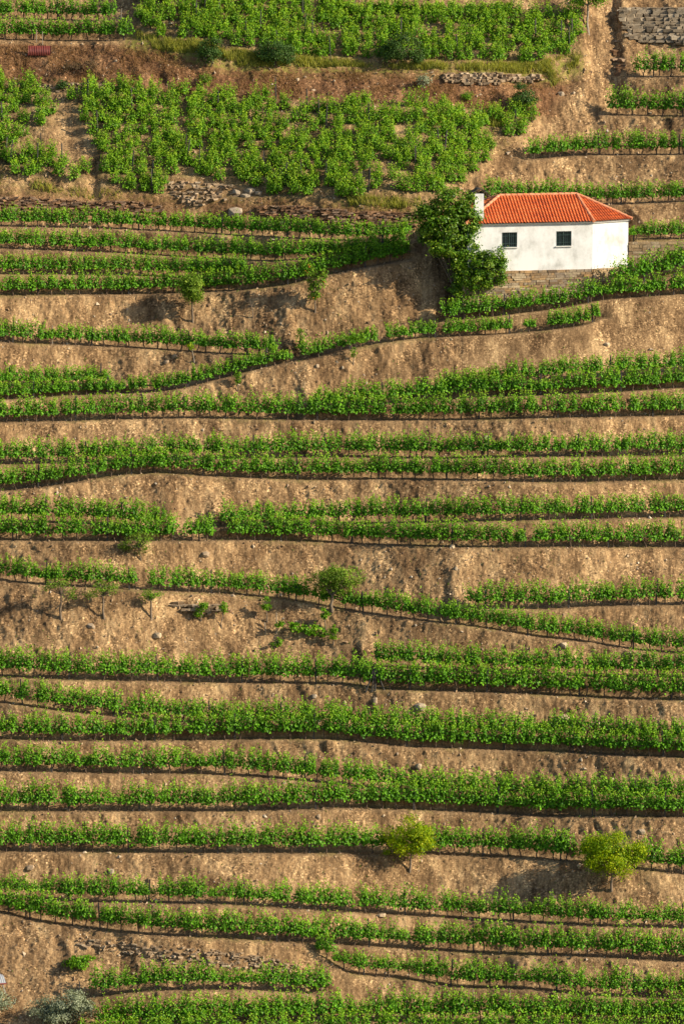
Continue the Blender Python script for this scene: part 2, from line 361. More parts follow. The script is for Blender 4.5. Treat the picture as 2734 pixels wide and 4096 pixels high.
# banks of the old walls at the top: (upper edge polyline) counted as tiny terrace edges
H = np.zeros((NX, NT)); FLAT = np.zeros((NX, NT))
def th(y, z): return y*cs+z*sn, -y*sn+z*cs
for i, gx in enumerate(GX):
    rows = []
    for (x, t, wf, wb, k) in entries:
        fade = {'TA1': 4.0, 'TA2': 4.0, 'block': 0.6}.get(k, 1.4)
        a = min((gx-x[0])/fade+0.5, (x[-1]-gx)/fade+0.5, 1.0)
        if a > 0: rows.append([float(np.interp(gx, x, t)), wf*a, wb*a, k])
    rows.sort(key=lambda r: r[0])
    kt, kh, kf = [-400.0], [0.0], [0.0]
    house = FA[0]-0.2 < gx < FR[0]+40
    if house:
        fy = float(front_y(gx)); fz = float(foot_z(gx, fy)); right = gx > FC[0]+0.3
        deep = float(np.interp(gx, [FA[0], FB[0], FC[0]+0.2, FC[0]+1.4, FC[0]+9], [4.8, 4.5, 3.6, 2.0, 1.6]))
        zt = ZT if not right else ZT + 1.45
        t0, h0 = th(fy-0.03, fz); t1, h1 = th(fy+0.05, zt-0.02); t2, h2 = th(fy+deep, zt+0.03)
        y3 = fy+deep+0.3; z3 = max(y3*math.tan(SLOPE), zt+0.15); t3, h3 = th(y3, z3)
        rows = [r for r in rows if r[0] < t0-0.25 or r[0] > t3+0.15 or r[3] == 'x']
    for j, (t, wf, wb, k) in enumerate(rows):
        dn = (t-rows[j-1][0]) if j else 5.0; up_ = (rows[j+1][0]-t) if j+1 < len(rows) else 5.0
        if house and j and rows[j-1][0] < t0 < t: dn = t-t3
        if house and j+1 < len(rows) and rows[j+1][0] > t0 > t: up_ = t0-t
        f = min(wf, 0.40*dn/cs); b_ = min(wb, 0.42*up_/cs)
        b0 = float(hbig(gx, t))
        if house and kt[-1] < t0 < t:
            hb = float(hbig(gx, t0))
            kt += [t0, t1, t2]; kh += [h0, h1, h2]; kf += [0, 1, 2]
            if t > t3+0.1: kt.append(t3); kh.append(h3); kf.append(0)
        kt += [t-f*cs, t+b_*cs]; kh += [b0+f*sn, b0-b_*sn]; kf += [1.0, 2.0]
    kt.append(400.0); kh.append(0.0); kf.append(0.0)
    kt = np.array(kt); kh = np.array(kh)
    # bulge is carried by the knots; between them straight banks
    H[i] = np.interp(GT, kt, kh)
    m = np.zeros(NT)
    for j in range(1, len(kt)-2):
        if kf[j] == 1 and kf[j+1] == 2:
            m = np.maximum(m, (GT > kt[j]-0.06)*(GT < kt[j+1]+0.02)*1.0)
    FLAT[i] = m
def blur(Z, r, ax):
    k = np.hanning(2*r+3)[1:-1]; k /= k.sum(); pad = [(0, 0), (0, 0)]; pad[ax] = (r, r)
    Zp = np.pad(Z, pad, mode='edge'); out = np.zeros_like(Z)
    for q in range(2*r+1):
        sl = [slice(None)]*2; sl[ax] = slice(q, q+Z.shape[ax]); out += k[q]*Zp[tuple(sl)]
    return out
hx = (GX[:, None] > FA[0]-1) & (GX[:, None] < FR[0]) & (np.abs(GT[None, :]-HT) < 9)
Hs = blur(blur(H, 6, 0), 2, 1); H = np.where(hx, blur(H, 2, 0), Hs)
FLAT = blur(blur(FLAT, 3, 0), 2, 1)
X2, T2 = np.meshgrid(GX, GT, indexing='ij')
BANK = 1-FLAT
rill = vnoise(X2+0.45*T2, T2*0.22, 0.55, 31); rill2 = vnoise(X2+0.35*T2, T2*0.3, 0.24, 32)
rilla = np.clip(fbm(X2, T2, 5.0, 33, 2)+0.55, 0.1, 1.2)
D = fbm(X2, T2, 2.2, 41, 3)*0.24*BANK + fbm(X2, T2, 0.6, 45, 3)*0.085*(0.22+0.78*BANK)
D -= np.maximum(rill, -0.05)*0.30*BANK*rilla + rill2*0.10*BANK*rilla
lump = np.maximum(vnoise(X2, T2, 0.20, 51)-0.18, 0); D += lump*0.30*(0.3+0.7*BANK)
D += vnoise(X2, T2, 0.10, 52)*0.075
def clods(X, Y, scale, seed, frac):
    tb = np.random.default_rng(seed).random((4, 128, 128)); gx = np.floor(X/scale).astype(int); gy = np.floor(Y/scale).astype(int); out = np.zeros(X.shape)
    for a in (-1, 0, 1):
        for b_ in (-1, 0, 1):
            i, j = (gx+a) & 127, (gy+b_) & 127
            dx = X/scale-(gx+a+tb[0, i, j]); dy = Y/scale-(gy+b_+tb[1, i, j]); r_ = 0.25+0.45*tb[2, i, j]
            out = np.maximum(out, (tb[3, i, j] < frac)*np.clip((r_-np.sqrt(dx*dx+dy*dy*1.3))/r_*2.0, 0, 1)*r_)
    return out
cmask = np.clip(0.5+fbm(X2, T2, 1.8, 58, 2)*1.6, 0.1, 1.2)*(0.25+0.75*BANK)
D += clods(X2, T2, 0.45, 71, 0.10)*0.12*cmask + clods(X2+7, T2, 0.22, 72, 0.45)*0.11*cmask
hole = np.clip(vnoise(X2, T2*0.8, 0.9, 57)-0.30, 0, 1); D -= hole*0.6*BANK
hmask = ((X2 > FA[0]-0.3) & (X2 < FR[0]+5) & (np.abs(T2-HT) < 7.5)); D = np.where(hmask, D*0.12, D*0.80)
H = H + D
def hsample(x, t):
    x = np.asarray(x, float); t = np.asarray(t, float)
    i = np.clip(np.searchsorted(GX, x)-1, 0, NX-2); j = np.clip(np.searchsorted(GT, t)-1, 0, NT-2)
    fx = np.clip((x-GX[i])/(GX[i+1]-GX[i]), 0, 1); ft = np.clip((t-GT[j])/(GT[j+1]-GT[j]), 0, 1)
    return (H[i, j]*(1-fx)+H[i+1, j]*fx)*(1-ft)+(H[i, j+1]*(1-fx)+H[i+1, j+1]*fx)*ft
def ground(u, v):                   # pixel -> first point of the hillside seen there
    u = np.atleast_1d(np.asarray(u, float)); v = np.atleast_1d(np.asarray(v, float)); d = rays(u, v)
    k0 = (0-CAM@NV)/(d@NV); ks = k0[:, None]+np.linspace(-9, 9, 361)[None]
    P = CAM + ks[..., None]*d[:, None]; hh = P@NV - hsample(P[..., 0], P@TV)
    idx = np.argmax(hh < 0, axis=1); r = np.arange(len(u)); idx = np.maximum(idx, 1)
    a, b_ = hh[r, idx-1], hh[r, idx]; f = np.clip(a/(a-b_+1e-9), 0, 1)
    k = ks[r, idx-1]+f*(ks[r, idx]-ks[r, idx-1]); return CAM + k[:, None]*d
def gpt(u, v): return ground([u], [v])[0]
def ppm(P): return FPX/((np.asarray(P)-CAM)@FWD)          # photograph pixels per metre at P
Pg = xyz(X2, T2, H); U2, V2 = pix(Pg)
idx = np.arange(NX*NT).reshape(NX, NT)
q = np.stack([idx[:-1, :-1], idx[1:, :-1], idx[1:, 1:], idx[:-1, 1:]], -1).reshape(-1, 4)
me = mesh_np('hillside', Pg.reshape(-1, 3), [q], [M_SOIL], smooth=True)
def softpoly(poly, soft=25):
    m = np.zeros(X2.shape)
    for du, dv in ((0, 0), (soft, 0), (-soft, 0), (0, soft), (0, -soft)): m += poly_in(poly, U2+du+30*fbm(X2, T2, 1.5, 77, 2), V2+dv)/5
    return m
RED = softpoly([(-900,160),(250,180),(620,175),(900,255),(1500,275),(2150,290),(2290,330),(2200,470),(2000,440),(1400,415),(900,395),(500,365),(200,330),(-900,330)])
RED = np.maximum(RED, 0.6*softpoly([(-900,700),(600,770),(1100,790),(1660,800),(1640,900),(1000,890),(500,880),(-900,850)]))
GRASSY = softpoly([(520,110),(640,165),(1000,220),(1400,248),(2150,262),(2330,190),(2330,290),(2200,330),(1800,290),(1000,290),(700,240),(500,190)])
GRASSY = np.maximum(GRASSY, 0.7*softpoly([(1350,780),(1700,790),(1680,850),(1300,830)])+0.3*softpoly([(-600,690),(700,770),(1300,790),(1300,830),(500,800),(-600,740)]))
GRASSY = np.maximum(GRASSY, 0.25*(softpoly(BLOCK1)+softpoly(BLOCK2B)+softpoly(BLOCK2A)))
GRASSY = np.maximum(GRASSY, 0.35*FLAT*(fbm(X2, T2, 2.5, 88, 2) > 0.12))
for nm, arr in (('flat', FLAT), ('red', RED), ('grassy', np.clip(GRASSY, 0, 1))):
    a = me.attributes.new(nm, 'FLOAT', 'POINT'); a.data.foreach_set('value', arr.astype(np.float32).ravel())
link('hillside', me, kind='structure')

# ------------------------------------------------------------------ vines
def leaf_quads(C, Nn, S, rng):
    n = len(C); Nn = Nn/(np.linalg.norm(Nn, axis=1)[:, None]+1e-9)
    v = -ZV + rng.normal(0, 0.55, (n, 3)); v -= (v*Nn).sum(1)[:, None]*Nn; v /= np.linalg.norm(v, axis=1)[:, None]+1e-9
    u = np.cross(Nn, v); S = S[:, None]; fold = rng.uniform(-0.10, 0.22, (n, 1)); asp = rng.uniform(0.42, 0.56, (n, 1))
    V = np.stack([C-0.45*S*v, C+asp*S*u-0.05*S*v+fold*S*Nn, C+0.55*S*v-0.1*S*Nn, C-asp*S*u-0.05*S*v+fold*S*Nn], 1)
    return V.reshape(-1, 3), np.arange(4*n).reshape(n, 4)
def vine_local(n, rng, hgt=1.0, gap=0.46, ns=17, nl=29, width=0.50, thick=0.21, lean=0.18, size=0.138, vig=None):
    """n vines in local axes (along row, depth, up): leaf centres, normals, sizes, tip factor"""
    vig = np.ones(n) if vig is None else vig
    sh = (n, ns)
    a = rng.uniform(-width, width, sh); z0 = gap+rng.normal(0.04, 0.07, sh); d0 = rng.normal(0, thick*0.5, sh)
    L = hgt*(0.45+0.62*rng.beta(3, 1.8, sh))*vig[:, None]*np.where(rng.random(sh) < 0.08, 1.25, 1.0); la = rng.normal(0, lean, sh); ld = rng.normal(0, lean*0.9, sh)
    s = rng.uniform(-0.04, 1.0, (n, ns, nl)); s = np.where(s < 0.85, s, s*1.05)
    bow = rng.normal(0, 0.22, sh)[..., None]*s**2
    phi = rng.uniform(0, 2*math.pi, s.shape); rad = thick*(1.15-0.75*np.clip(s, 0, 1))*rng.uniform(0.4, 1.35, s.shape)
    A = a[..., None]+la[..., None]*s*L[..., None]+rad*np.cos(phi)*0.85
    Dd = d0[..., None]+ld[..., None]*s*L[..., None]+bow*0.7+rad*np.sin(phi)
    Z = z0[..., None]+L[..., None]*s-rng.uniform(0, 0.05, s.shape)
    Nn = np.stack([np.cos(phi)*0.75, np.sin(phi)*0.75, np.full(s.shape, 0.42)], -1)+np.array([0.40, -0.36, 0.12])+rng.normal(0, 0.36, s.shape+(3,))
    S = size*(1.12-0.55*np.clip(s, 0, 1))*rng.uniform(0.7, 1.25, s.shape)
    tip = np.clip((s-0.55)*1.6, 0, 1)*rng.uniform(0.2, 1.0, s.shape)
    return np.stack([A, Dd, Z], -1), Nn, S, tip
def vine_wood(n, rng, gap):
    """trunk and two arms of n vines as paths in local axes"""
    m = 4; z = np.linspace(-0.12, gap+0.06, m)[None]*np.ones((n, 1))
    wob = rng.normal(0, 0.035, (n, m, 2)); wob[:, 0] = 0; lean = rng.normal(0, 0.07, (n, 1, 2))*np.linspace(0, 1, m)[None, :, None]
    path = np.concatenate([wob+lean, z[..., None]], -1)
    return path
def wood_mesh(paths, rad, sides=5):
    n, m, _ = paths.shape; th_ = np.arange(sides)*2*math.pi/sides
    V = paths[:, :, None, :]+rad[:, :, None, None]*np.stack([np.cos(th_), np.sin(th_), 0*th_], -1)[None, None]
    base = (np.arange(n)*m*sides)[:, None, None]; i = np.arange(m-1)[:, None]*sides; j = np.arange(sides)[None]
    f = np.stack([i+j, i+(j+1) % sides, i+sides+(j+1) % sides, i+sides+j], -1).reshape(-1, 4)
    return V.reshape(-1, 3), (f[None]+base).reshape(-1, 4)
def arm_mesh(tops, dirs, rng, sides=4):
    """two short arms along the wire from each trunk head"""
    n = len(tops); out = []; m = 3
    P = []
    for sgn in (-1, 1):
        s = np.linspace(0, 0.5, m)[None, :, None]*sgn
        p = tops[:, None, :]+dirs[:, None, :]*s; p[..., 2] += rng.normal(0, 0.02, (n, m))+np.array([-.02, .03, .03])
        P.append(p)
    P = np.concatenate(P); N2 = len(P); dd = np.concatenate([dirs, dirs]); perp = np.stack([-dd[:, 1], dd[:, 0], 0*dd[:, 0]], -1)
    th_ = np.arange(sides)*2*math.pi/sides+0.4
    ring = np.cos(th_)[None, :, None]*perp[:, None]+np.sin(th_)[None, :, None]*ZV
    V = P[:, :, None]+0.022*ring[:, None]
    base = (np.arange(N2)*m*sides)[:, None, None]; i = np.arange(m-1)[:, None]*sides; j = np.arange(sides)[None]
    f = np.stack([i+j, i+(j+1) % sides, i+sides+(j+1) % sides, i+sides+j], -1).reshape(-1, 4)
    return V.reshape(-1, 3), (f[None]+base).reshape(-1, 4)

INDIV = ['M10', 'M11', 'M12', 'M13', 'M14', 'M15', 'M16']
GAPS = {'R8': [(1150,1195)], 'M6': [(575,590)], 'M11': [(2420,2590),(1600,1620)], 'M3': [(366,378)], 'L6': [(430,465)], 'M16': []}
SPARSE = {'R8': 0.8, 'L6': 0.7, 'M15': 0.75, 'R7': 0.8, 'M14': 0.8, 'R7b': 0.9, 'M6': 0.95, 'R6': 0.85, 'L1': 0.92, 'L5': 0.92, 'M12': 0.92, 'M13': 0.92}
VS = {'TA1': 0.80, 'TA2': 0.86, 'R2': 0.88, 'R3': 0.97, 'R4': 0.86, 'R5': 0.82, 'R6': 0.69, 'R7b': 1.10, 'R7': 0.84, 'R8': 0.66, 'L1': 0.73, 'L2': 0.77, 'L3': 0.77, 'L4': 0.82, 'L5': 0.80, 'L6': 0.76,
      'M00': 0.84, 'M0': 0.84, 'M1': 0.92, 'M2': 0.89, 'M3': 0.90, 'M4a': 0.97, 'M4b': 0.90, 'M5': 0.92, 'M6': 0.84, 'M7': 0.92, 'M8a': 0.92, 'M8': 1.02, 'M9a': 0.92, 'M9': 0.95, 'M10a': 0.95, 'M10': 1.00,
      'M11': 1.05, 'M12': 0.92, 'M13': 1.00, 'M14': 0.95, 'M15': 0.97, 'M16': 1.05, 'M17': 1.05}
def row_points(key, spacing, rng):
    x, t = RW[key]; P = xyz(x, t, hsample(x, t)); seg = np.linalg.norm(np.diff(P, axis=0), axis=1); s = np.r_[0, np.cumsum(seg)]
    q = np.arange(rng.uniform(0.2, spacing), s[-1]-0.2, spacing); q = q+rng.uniform(-0.14, 0.14, len(q))*spacing
    xx = np.interp(q, s, x); tt_ = np.interp(q, s, t); dx = np.interp(q+0.3, s, x)-np.interp(q-0.3, s, x); dt = np.interp(q+0.3, s, t)-np.interp(q-0.3, s, t)
    Q = xyz(xx, tt_, hsample(xx, tt_)); ang = np.arctan2(dt*cs*0.9, dx)
    return Q, ang
stuff = {'P': [], 'ang': [], 'h': [], 'blk': [], 's': []}
indiv = []
for key in ROWS:
    rng = np.random.default_rng(abs(hash_ := sum(ord(c)*31**i for i, c in enumerate(key))) % 99991)
    Q, ang = row_points(key, 0.93*min(1, max(.72, VS[key]*1.08)), rng); u, v = pix(Q)
    keep = (Q[:, 0] > -26) & (Q[:, 0] < 26) & (rng.random(len(Q)) < (0.999 if key not in ('R8',) else 0.95))
    for a, b_ in GAPS.get(key, []): keep &= ~((u > a) & (u < b_))
    for p, an, uu, vv in zip(Q[keep], ang[keep], u[keep], v[keep]):
        hh = rng.uniform(0.84, 1.14)*(1.0 if rng.random() < SPARSE.get(key, 0.97) else 0.6)
        if key in INDIV and -20 < uu < PW+20 and len(indiv) < 305: indiv.append((key, p, an, hh))
        else: stuff['P'].append(p); stuff['ang'].append(an); stuff['h'].append(hh); stuff['blk'].append(0); stuff['s'].append(VS[key])
rb = np.random.default_rng(5)
SOILGAPS = softpoly
for poly, pts in BROWS:
    u0, u1 = pts[0][0], pts[-1][0]; L = (u1-u0)/67.0; us = np.arange(u0, u1, 46.0); us = us+rb.uniform(-18, 18, len(us))
    vs = np.interp(us, [p[0] for p in pts], [p[1] for p in pts])+rb.normal(0, 7, len(us))
    ins = poly_in(poly, us, vs); us, vs = us[ins], vs[ins]
    if not len(us): continue
    x, t = on_plane(us, vs); p = xyz(x, t, hsample(x, t))
    dens = 0.92 if poly is BLOCK1 else 0.88
    hole_ = fbm(x, t, 3.0, 66, 2)
    for i in range(len(us)):
        if rb.random() < dens and True:
            stuff['P'].append(p[i]); stuff['ang'].append(rb.normal(0, 0.35)); stuff['h'].append(rb.uniform(0.62, 1.0)); stuff['blk'].append(1); stuff['s'].append(1.0)
# sparse young vines on the bare strip at the very top
for u in np.arange(1380, 2050, 55):
    x, t = on_plane(u+rb.uniform(-15, 15), 42+rb.uniform(-3, 3)); stuff['P'].append(xyz(x, t, hsample(x, t))); stuff['ang'].append(0.0); stuff['h'].append(0.45); stuff['blk'].append(1); stuff['s'].append(1.0)
SP = np.array(stuff['P']); SA = np.array(stuff['ang']); SH = np.array(stuff['h']); SB = np.array(stuff['blk']); SS = np.array(stuff['s'])
def place(loc, P, ang):             # (n,k,3) local -> world
    c, s_ = np.cos(ang)[:, None], np.sin(ang)[:, None]
    return np.stack([loc[..., 0]*c-loc[..., 1]*s_, loc[..., 0]*s_+loc[..., 1]*c, loc[..., 2]], -1)+P[:, None, :]
def rot(loc, ang):
    return place(loc, np.zeros((len(loc), 3)), ang)
VV, FF, MM, TT, off = [], [], [], [], 0
def push(v, f, m, tip=None):
    global off
    VV.append(v); FF.append(f+off); MM.append(m); off += len(v); TT.append(np.zeros(len(f)) if tip is None else tip)
rv = np.random.default_rng(21)
for blk in (0, 1):
    sel = SB == blk; n = int(sel.sum()); P, an, hh = SP[sel], SA[sel], SH[sel]; sc = SS[sel][:, None, None]
    if blk: C, Nn, S, tip = vine_local(n, rv, 1.12, 0.16, 12, 30, 0.29, 0.18, 0.20, 0.108, hh)
    else: C, Nn, S, tip = vine_local(n, rv, 1.16, 0.55, vig=hh)
    S = S*(0.35+0.65*SS[sel])[:, None, None]; C = place(C.reshape(n, -1, 3)*sc, P, an); Nn = rot(Nn.reshape(n, -1, 3), an)
    v, f = leaf_quads(C.reshape(-1, 3), Nn.reshape(-1, 3), S.ravel(), rv); push(v, f, 1+blk, tip.ravel())
    pth = place(vine_wood(n, rv, 0.55 if not blk else 0.25)*sc, P, an)
    v, f = wood_mesh(pth, np.broadcast_to(np.array([0.048, 0.040, 0.036, 0.042]), (n, 4))); push(v, f, 0)
    if not blk:
        v, f = arm_mesh(pth[:, -1], np.stack([np.cos(an), np.sin(an), 0*an], -1), rv); push(v, f, 0)
me = mesh_np('grapevines', np.concatenate(VV), FF, [M_BARK, M_VINE, M_VINE_Y], MM, fattr={'tip': np.concatenate(TT)})
link('grapevines', me, kind='stuff', label='rows of green grapevines covering the upper terraces of the hillside', category='grapevines')
print('VINES stuff', len(SP), 'individual', len(indiv))
# the nearest vines one by one
variants = []
for k in range(12):
    r = np.random.default_rng(300+k)
    C, Nn, S, tip = vine_local(1, r, 1.16, 0.55)
    v, f = leaf_quads(C.reshape(-1, 3), Nn.reshape(-1, 3), S.ravel(), r)
    fm = mesh_np('foliage', v, [f], [M_VINE], fattr={'tip': tip.ravel()})
    pth = vine_wood(1, r, 0.55); v1, f1 = wood_mesh(pth, np.array([[0.048, 0.040, 0.036, 0.042]]))
    v2, f2 = arm_mesh(pth[:, -1], np.array([[1.0, 0, 0]]), r)
    tm = mesh_np('trunk', np.concatenate([v1, v2]), [f1, f2+len(v1)], [M_BARK])
    variants.append((fm, tm))
ri = random.Random(3)
for key, p, an, hh in indiv:
    fm, tm = variants[ri.randrange(12)]
    o = thing('grapevine', 'leafy green grapevine in '+ROWS[key][1], 'grapevine', p, 'grapevines in '+ROWS[key][1], an)
    o.scale = (VS[key],)*3; a = link('foliage', fm, o); b_ = link('trunk', tm, o); sx = ri.uniform(.95, 1.1)
    a.scale = (sx, sx, hh); a.location = (0, 0, 0.55*(1-hh))

# ------------------------------------------------------------------ trellis posts
posts = []
for k in range(4):
    b_ = MB(); r = np.random.default_rng(60+k)
    b_.box((0, 0, 0.58), (0.085, 0.05, 1.76), None, 0.05, 0.85)
    b_.box((0.004, 0, 1.49), (0.055, 0.04, 0.075), None, 0.12, 0.5)
    posts.append(b_.mesh('trellis_post', M_SLATE))
npost = 0
for key in ROWS:
    if key == 'M17': continue
    r = random.Random(sum(map(ord, key))); rng = np.random.default_rng(sum(map(ord, key)))
    Q, ang = row_points(key, 4.9, rng); u, v = pix(Q)
    for p, an, uu in zip(Q, ang, u):
        if uu < 5 or uu > PW-5: continue
        p = p + np.array([-math.sin(an), math.cos(an), 0])*r.uniform(-0.06, 0.0)
        o = link('trellis_post', posts[r.randrange(4)], label='dark trellis post in '+ROWS[key][1], category='post', group='trellis posts in '+ROWS[key][1])
        o.location = p; o.rotation_euler = (r.gauss(0, .03), r.gauss(0, .035), an); o.scale = (1, 1, r.uniform(.90, 1.05)*(0.25+0.75*VS[key])); npost += 1
rp = np.random.default_rng(8)
for poly, nm, cnt in ((BLOCK1, 'the upper dense vine block', 20), (BLOCK2B, 'the wide dense vine block under the red earth bank', 24), (BLOCK2A, 'the dense vine patch at the left edge', 6)):
    us = [p[0] for p in poly]; vs = [p[1] for p in poly]; c = 0
    while c < cnt:
        u, v = rp.uniform(max(0, min(us)), max(us)), rp.uniform(max(20, min(vs)), max(vs))
        if not poly_in(poly, u, v): continue
        x, t = on_plane(u, v); p = xyz(x, t, hsample(x, t))
        o = link('trellis_post', posts[c % 4], label='dark slate post standing in '+nm, category='post', group='posts in '+nm)
        o.location = p; o.rotation_euler = (rp.normal(0, .05), rp.normal(0, .06), rp.uniform(0, 3)); npost += 1; c += 1
print('POSTS', npost)

# ------------------------------------------------------------------ house
def build_house():
    M_PLASTER, n, L, b = new_mat('white_plaster')
    geo = n.new('ShaderNodeNewGeometry')
    n1 = noise_node(n, L, geo.outputs['Position'], 0.75, 6, 0.65); n2 = noise_node(n, L, geo.outputs['Position'], 3.0, 6, 0.7, ((1, 1, 0.5), (0, 0, 0)))
    s = mathn(n, L, 'ADD', mathn(n, L, 'MULTIPLY', n1.outputs[0], 0.65), mathn(n, L, 'MULTIPLY', n2.outputs[0], 0.35))
    r = ramp(n, [(0.36, (0.45, 0.45, 0.44)), (0.46, (0.62, 0.625, 0.62)), (0.56, (0.74, 0.745, 0.75)), (1, (0.77, 0.78, 0.79))]); L.new(s, r.inputs[0])
    L.new(r.outputs[0], b.inputs['Base Color']); b.inputs['Roughness'].default_value = 0.9
    bp = n.new('ShaderNodeBump'); bp.inputs['Strength'].default_value = 0.25; bp.inputs['Distance'].default_value = 0.02
    L.new(n2.outputs[0], bp.inputs['Height']); L.new(bp.outputs[0], b.inputs['Normal'])
    M_TILE, n, L, b = new_mat('orange_roof_tile')
    geo = n.new('ShaderNodeNewGeometry'); n1 = noise_node(n, L, geo.outputs['Position'], 5.0, 5, 0.7)
    n3 = noise_node(n, L, geo.outputs['Position'], 0.9, 3, 0.6)
    r = ramp(n, [(0.34, (0.26, 0.045, 0.014)), (0.5, (0.54, 0.115, 0.024)), (0.66, (0.66, 0.20, 0.06))])
    L.new(mathn(n, L, 'ADD', mathn(n, L, 'MULTIPLY', n1.outputs[0], 0.6), mathn(n, L, 'MULTIPLY', n3.outputs[0], 0.4)), r.inputs[0])
    L.new(r.outputs[0], b.inputs['Base Color']); b.inputs['Roughness'].default_value = 0.75
    M_CAP = plain_mat('ridge_tile', (0.50, 0.14, 0.045), (0.66, 0.33, 0.19), 4, 0.8)
    M_FRAME = plain_mat('green_metal', (0.02, 0.05, 0.045), (0.05, 0.10, 0.09), 8, 0.5)
    M_GLASS, n, L, b = new_mat('window_glass'); b.inputs['Base Color'].default_value = (0.012, 0.02, 0.026, 1); b.inputs['Roughness'].default_value = 0.15
    M_CORN = plain_mat('cornice', (0.55, 0.53, 0.50), (0.74, 0.72, 0.69), 5, 0.9)
    M_DARK = plain_mat('sooty_cap', (0.02, 0.018, 0.016), (0.06, 0.05, 0.045), 8, 0.8)
    P0 = (FA+FC)/2*np.array([1, 1, 0])+np.array([0, 0, ZT])
    root = thing('house', 'white single storey house with an orange tiled hip roof and two barred windows', 'house', P0)
    eave_z = on_wall(2300, 889, FB, D1)[2]            # top of plaster
    hh = eave_z-ZT
    back = np.array([-math.sin(A1), math.cos(A1), 0.0])
    FD = FC+back*3.1; FE = FA+back*4.5-D1*0.6
    wall = [FA, FB, FC, FD, FE]
    # walls, with window openings cut in the front as separate strips
    def W(u, v): return on_wall(u, v, FA, D1)
    wins = [(2006, 928, 2067, 983), (2223, 929, 2284, 984)]
    mb = MB()
    loc = lambda p: np.asarray(p)-P0
    def fpt(s, z): return FA+D1*s+np.array([0, 0, z])
    Lf = np.linalg.norm(FB-FA)
    wl = []
    for (u0, v0, u1, v1) in wins:
        a = W(u0, v1); c = W(u1, v0); wl.append(((a-FA)@D1, a[2]-ZT, (c-FA)@D1, c[2]-ZT))
    xs = [0]+[q_ for w_ in wl for q_ in (w_[0], w_[2])]+[Lf]
    zb, zt = min(w_[1] for w_ in wl), max(w_[3] for w_ in wl)
    wl = [(w_[0], zb, w_[2], zt) for w_ in wl]
    zs = [-0.05, zb, zt, hh]
    for i in range(5):
        for j in range(3):
            if j == 1 and i in (1, 3): continue
            mb.add([loc(fpt(xs[i], zs[j])), loc(fpt(xs[i+1], zs[j])), loc(fpt(xs[i+1], zs[j+1])), loc(fpt(xs[i], zs[j+1]))], [[0, 1, 2, 3]])
    inn = back*0.16
    for (a, z0, c, z1) in wl:        # reveals
        q4 = [fpt(a, z0), fpt(c, z0), fpt(c, z1), fpt(a, z1)]
        for i in range(4):
            p, q_ = q4[i], q4[(i+1) % 4]; mb.add([loc(p), loc(q_), loc(q_+inn), loc(p+inn)], [[0, 3, 2, 1]])
    up = np.array([0, 0, hh]); dn = np.array([0, 0, -0.05])
    for i in range(1, 5):
        p, q_ = wall[i], wall[(i+1) % 5]; mb.add([loc(p+dn), loc(q_+dn), loc(q_+up), loc(p+up)], [[0, 1, 2, 3]])
    mb.obj('wall', M_PLASTER, root)
    # windows: frame > pane, bars
    for (a, z0, c, z1) in wl:
        fr = MB(); R = rotz(A1); ctr = fpt((a+c)/2, (z0+z1)/2)+back*0.07; wd, hg = c-a, z1-z0
        for sx in (-1, 1): fr.box(loc(ctr+D1*sx*(wd/2-0.022)), (0.040, 0.05, hg-0.006), R)
        for sz in (-1, 1): fr.box(loc(ctr+ZV*sz*(hg/2-0.024)), (wd-0.092, 0.046, 0.040), R)
        fr.box(loc(ctr), (0.035, 0.04, hg-0.10), R)
        f = fr.obj('window', M_FRAME, root)
        pn = MB(); pn.box(loc(ctr+back*0.05), (wd-0.01, 0.012, hg-0.01), R); pn.obj('pane', M_GLASS, f)
        br = MB()
        for k in range(7):
            if k == 3: continue
            br.tube([loc(ctr-back*0.055+D1*((k-3)*wd/7.6)-ZV*(hg/2-.02)), loc(ctr-back*0.055+D1*((k-3)*wd/7.6)+ZV*(hg/2-.02))], 0.010, 5)
        for sz in (-0.25, 0.25): br.tube([loc(ctr-back*0.064-D1*(wd/2-.02)+ZV*sz*hg), loc(ctr-back*0.064+D1*(wd/2-.02)+ZV*sz*hg)], 0.009, 5)
        br.obj('window_bars', M_FRAME, f)
        sl = MB(); sl.box(loc(fpt((a+c)/2, z0-0.025)-back*0.03), (wd+0.10, 0.10, 0.045), R); sl.obj('window_sill', M_CORN, f)
    # cornice band under the eave
    co = MB(); n_ = [np.array([math.sin(A1), -math.cos(A1), 0]), np.array([math.sin(A2), -math.cos(A2), 0])]
    def off_poly(d):
        # offset the five-sided plan outwards
        pts = [p[:2] for p in wall]; out = []
        for i in range(5):
            p0, p1, p2 = pts[i-1], pts[i], pts[(i+1) % 5]
            e1 = (p1-p0)/np.linalg.norm(p1-p0); e2 = (p2-p1)/np.linalg.norm(p2-p1)
            m1 = np.array([e1[1], -e1[0]]); m2 = np.array([e2[1], -e2[0]]); bis = (m1+m2)/(1+m1@m2); out.append(p1+bis*d)
        return out
    o1 = off_poly(0.02); o2 = off_poly(0.11)
    for i in range(5):
        j = (i+1) % 5; z0, z1 = eave_z-0.07, eave_z+0.035
        a, b2 = np.r_[o1[i], z0], np.r_[o1[j], z0]; c, d = np.r_[o2[j], z0+0.02], np.r_[o2[i], z0+0.02]
        e, f = np.r_[o2[j], z1], np.r_[o2[i], z1]
        co.add([loc(p) for p in (a, b2, c, d)], [[0, 3, 2, 1]]); co.add([loc(p) for p in (d, c, e, f)], [[0, 1, 2, 3]])
    co.obj('cornice', M_CORN, root)
    # roof: five tiled planes meeting at a short ridge
    ov = off_poly(0.20); EZ = eave_z+0.05
    ev = [np.r_[p, EZ] for p in ov]
    mid = 2.3
    rp0 = FA+back*mid+D1*0
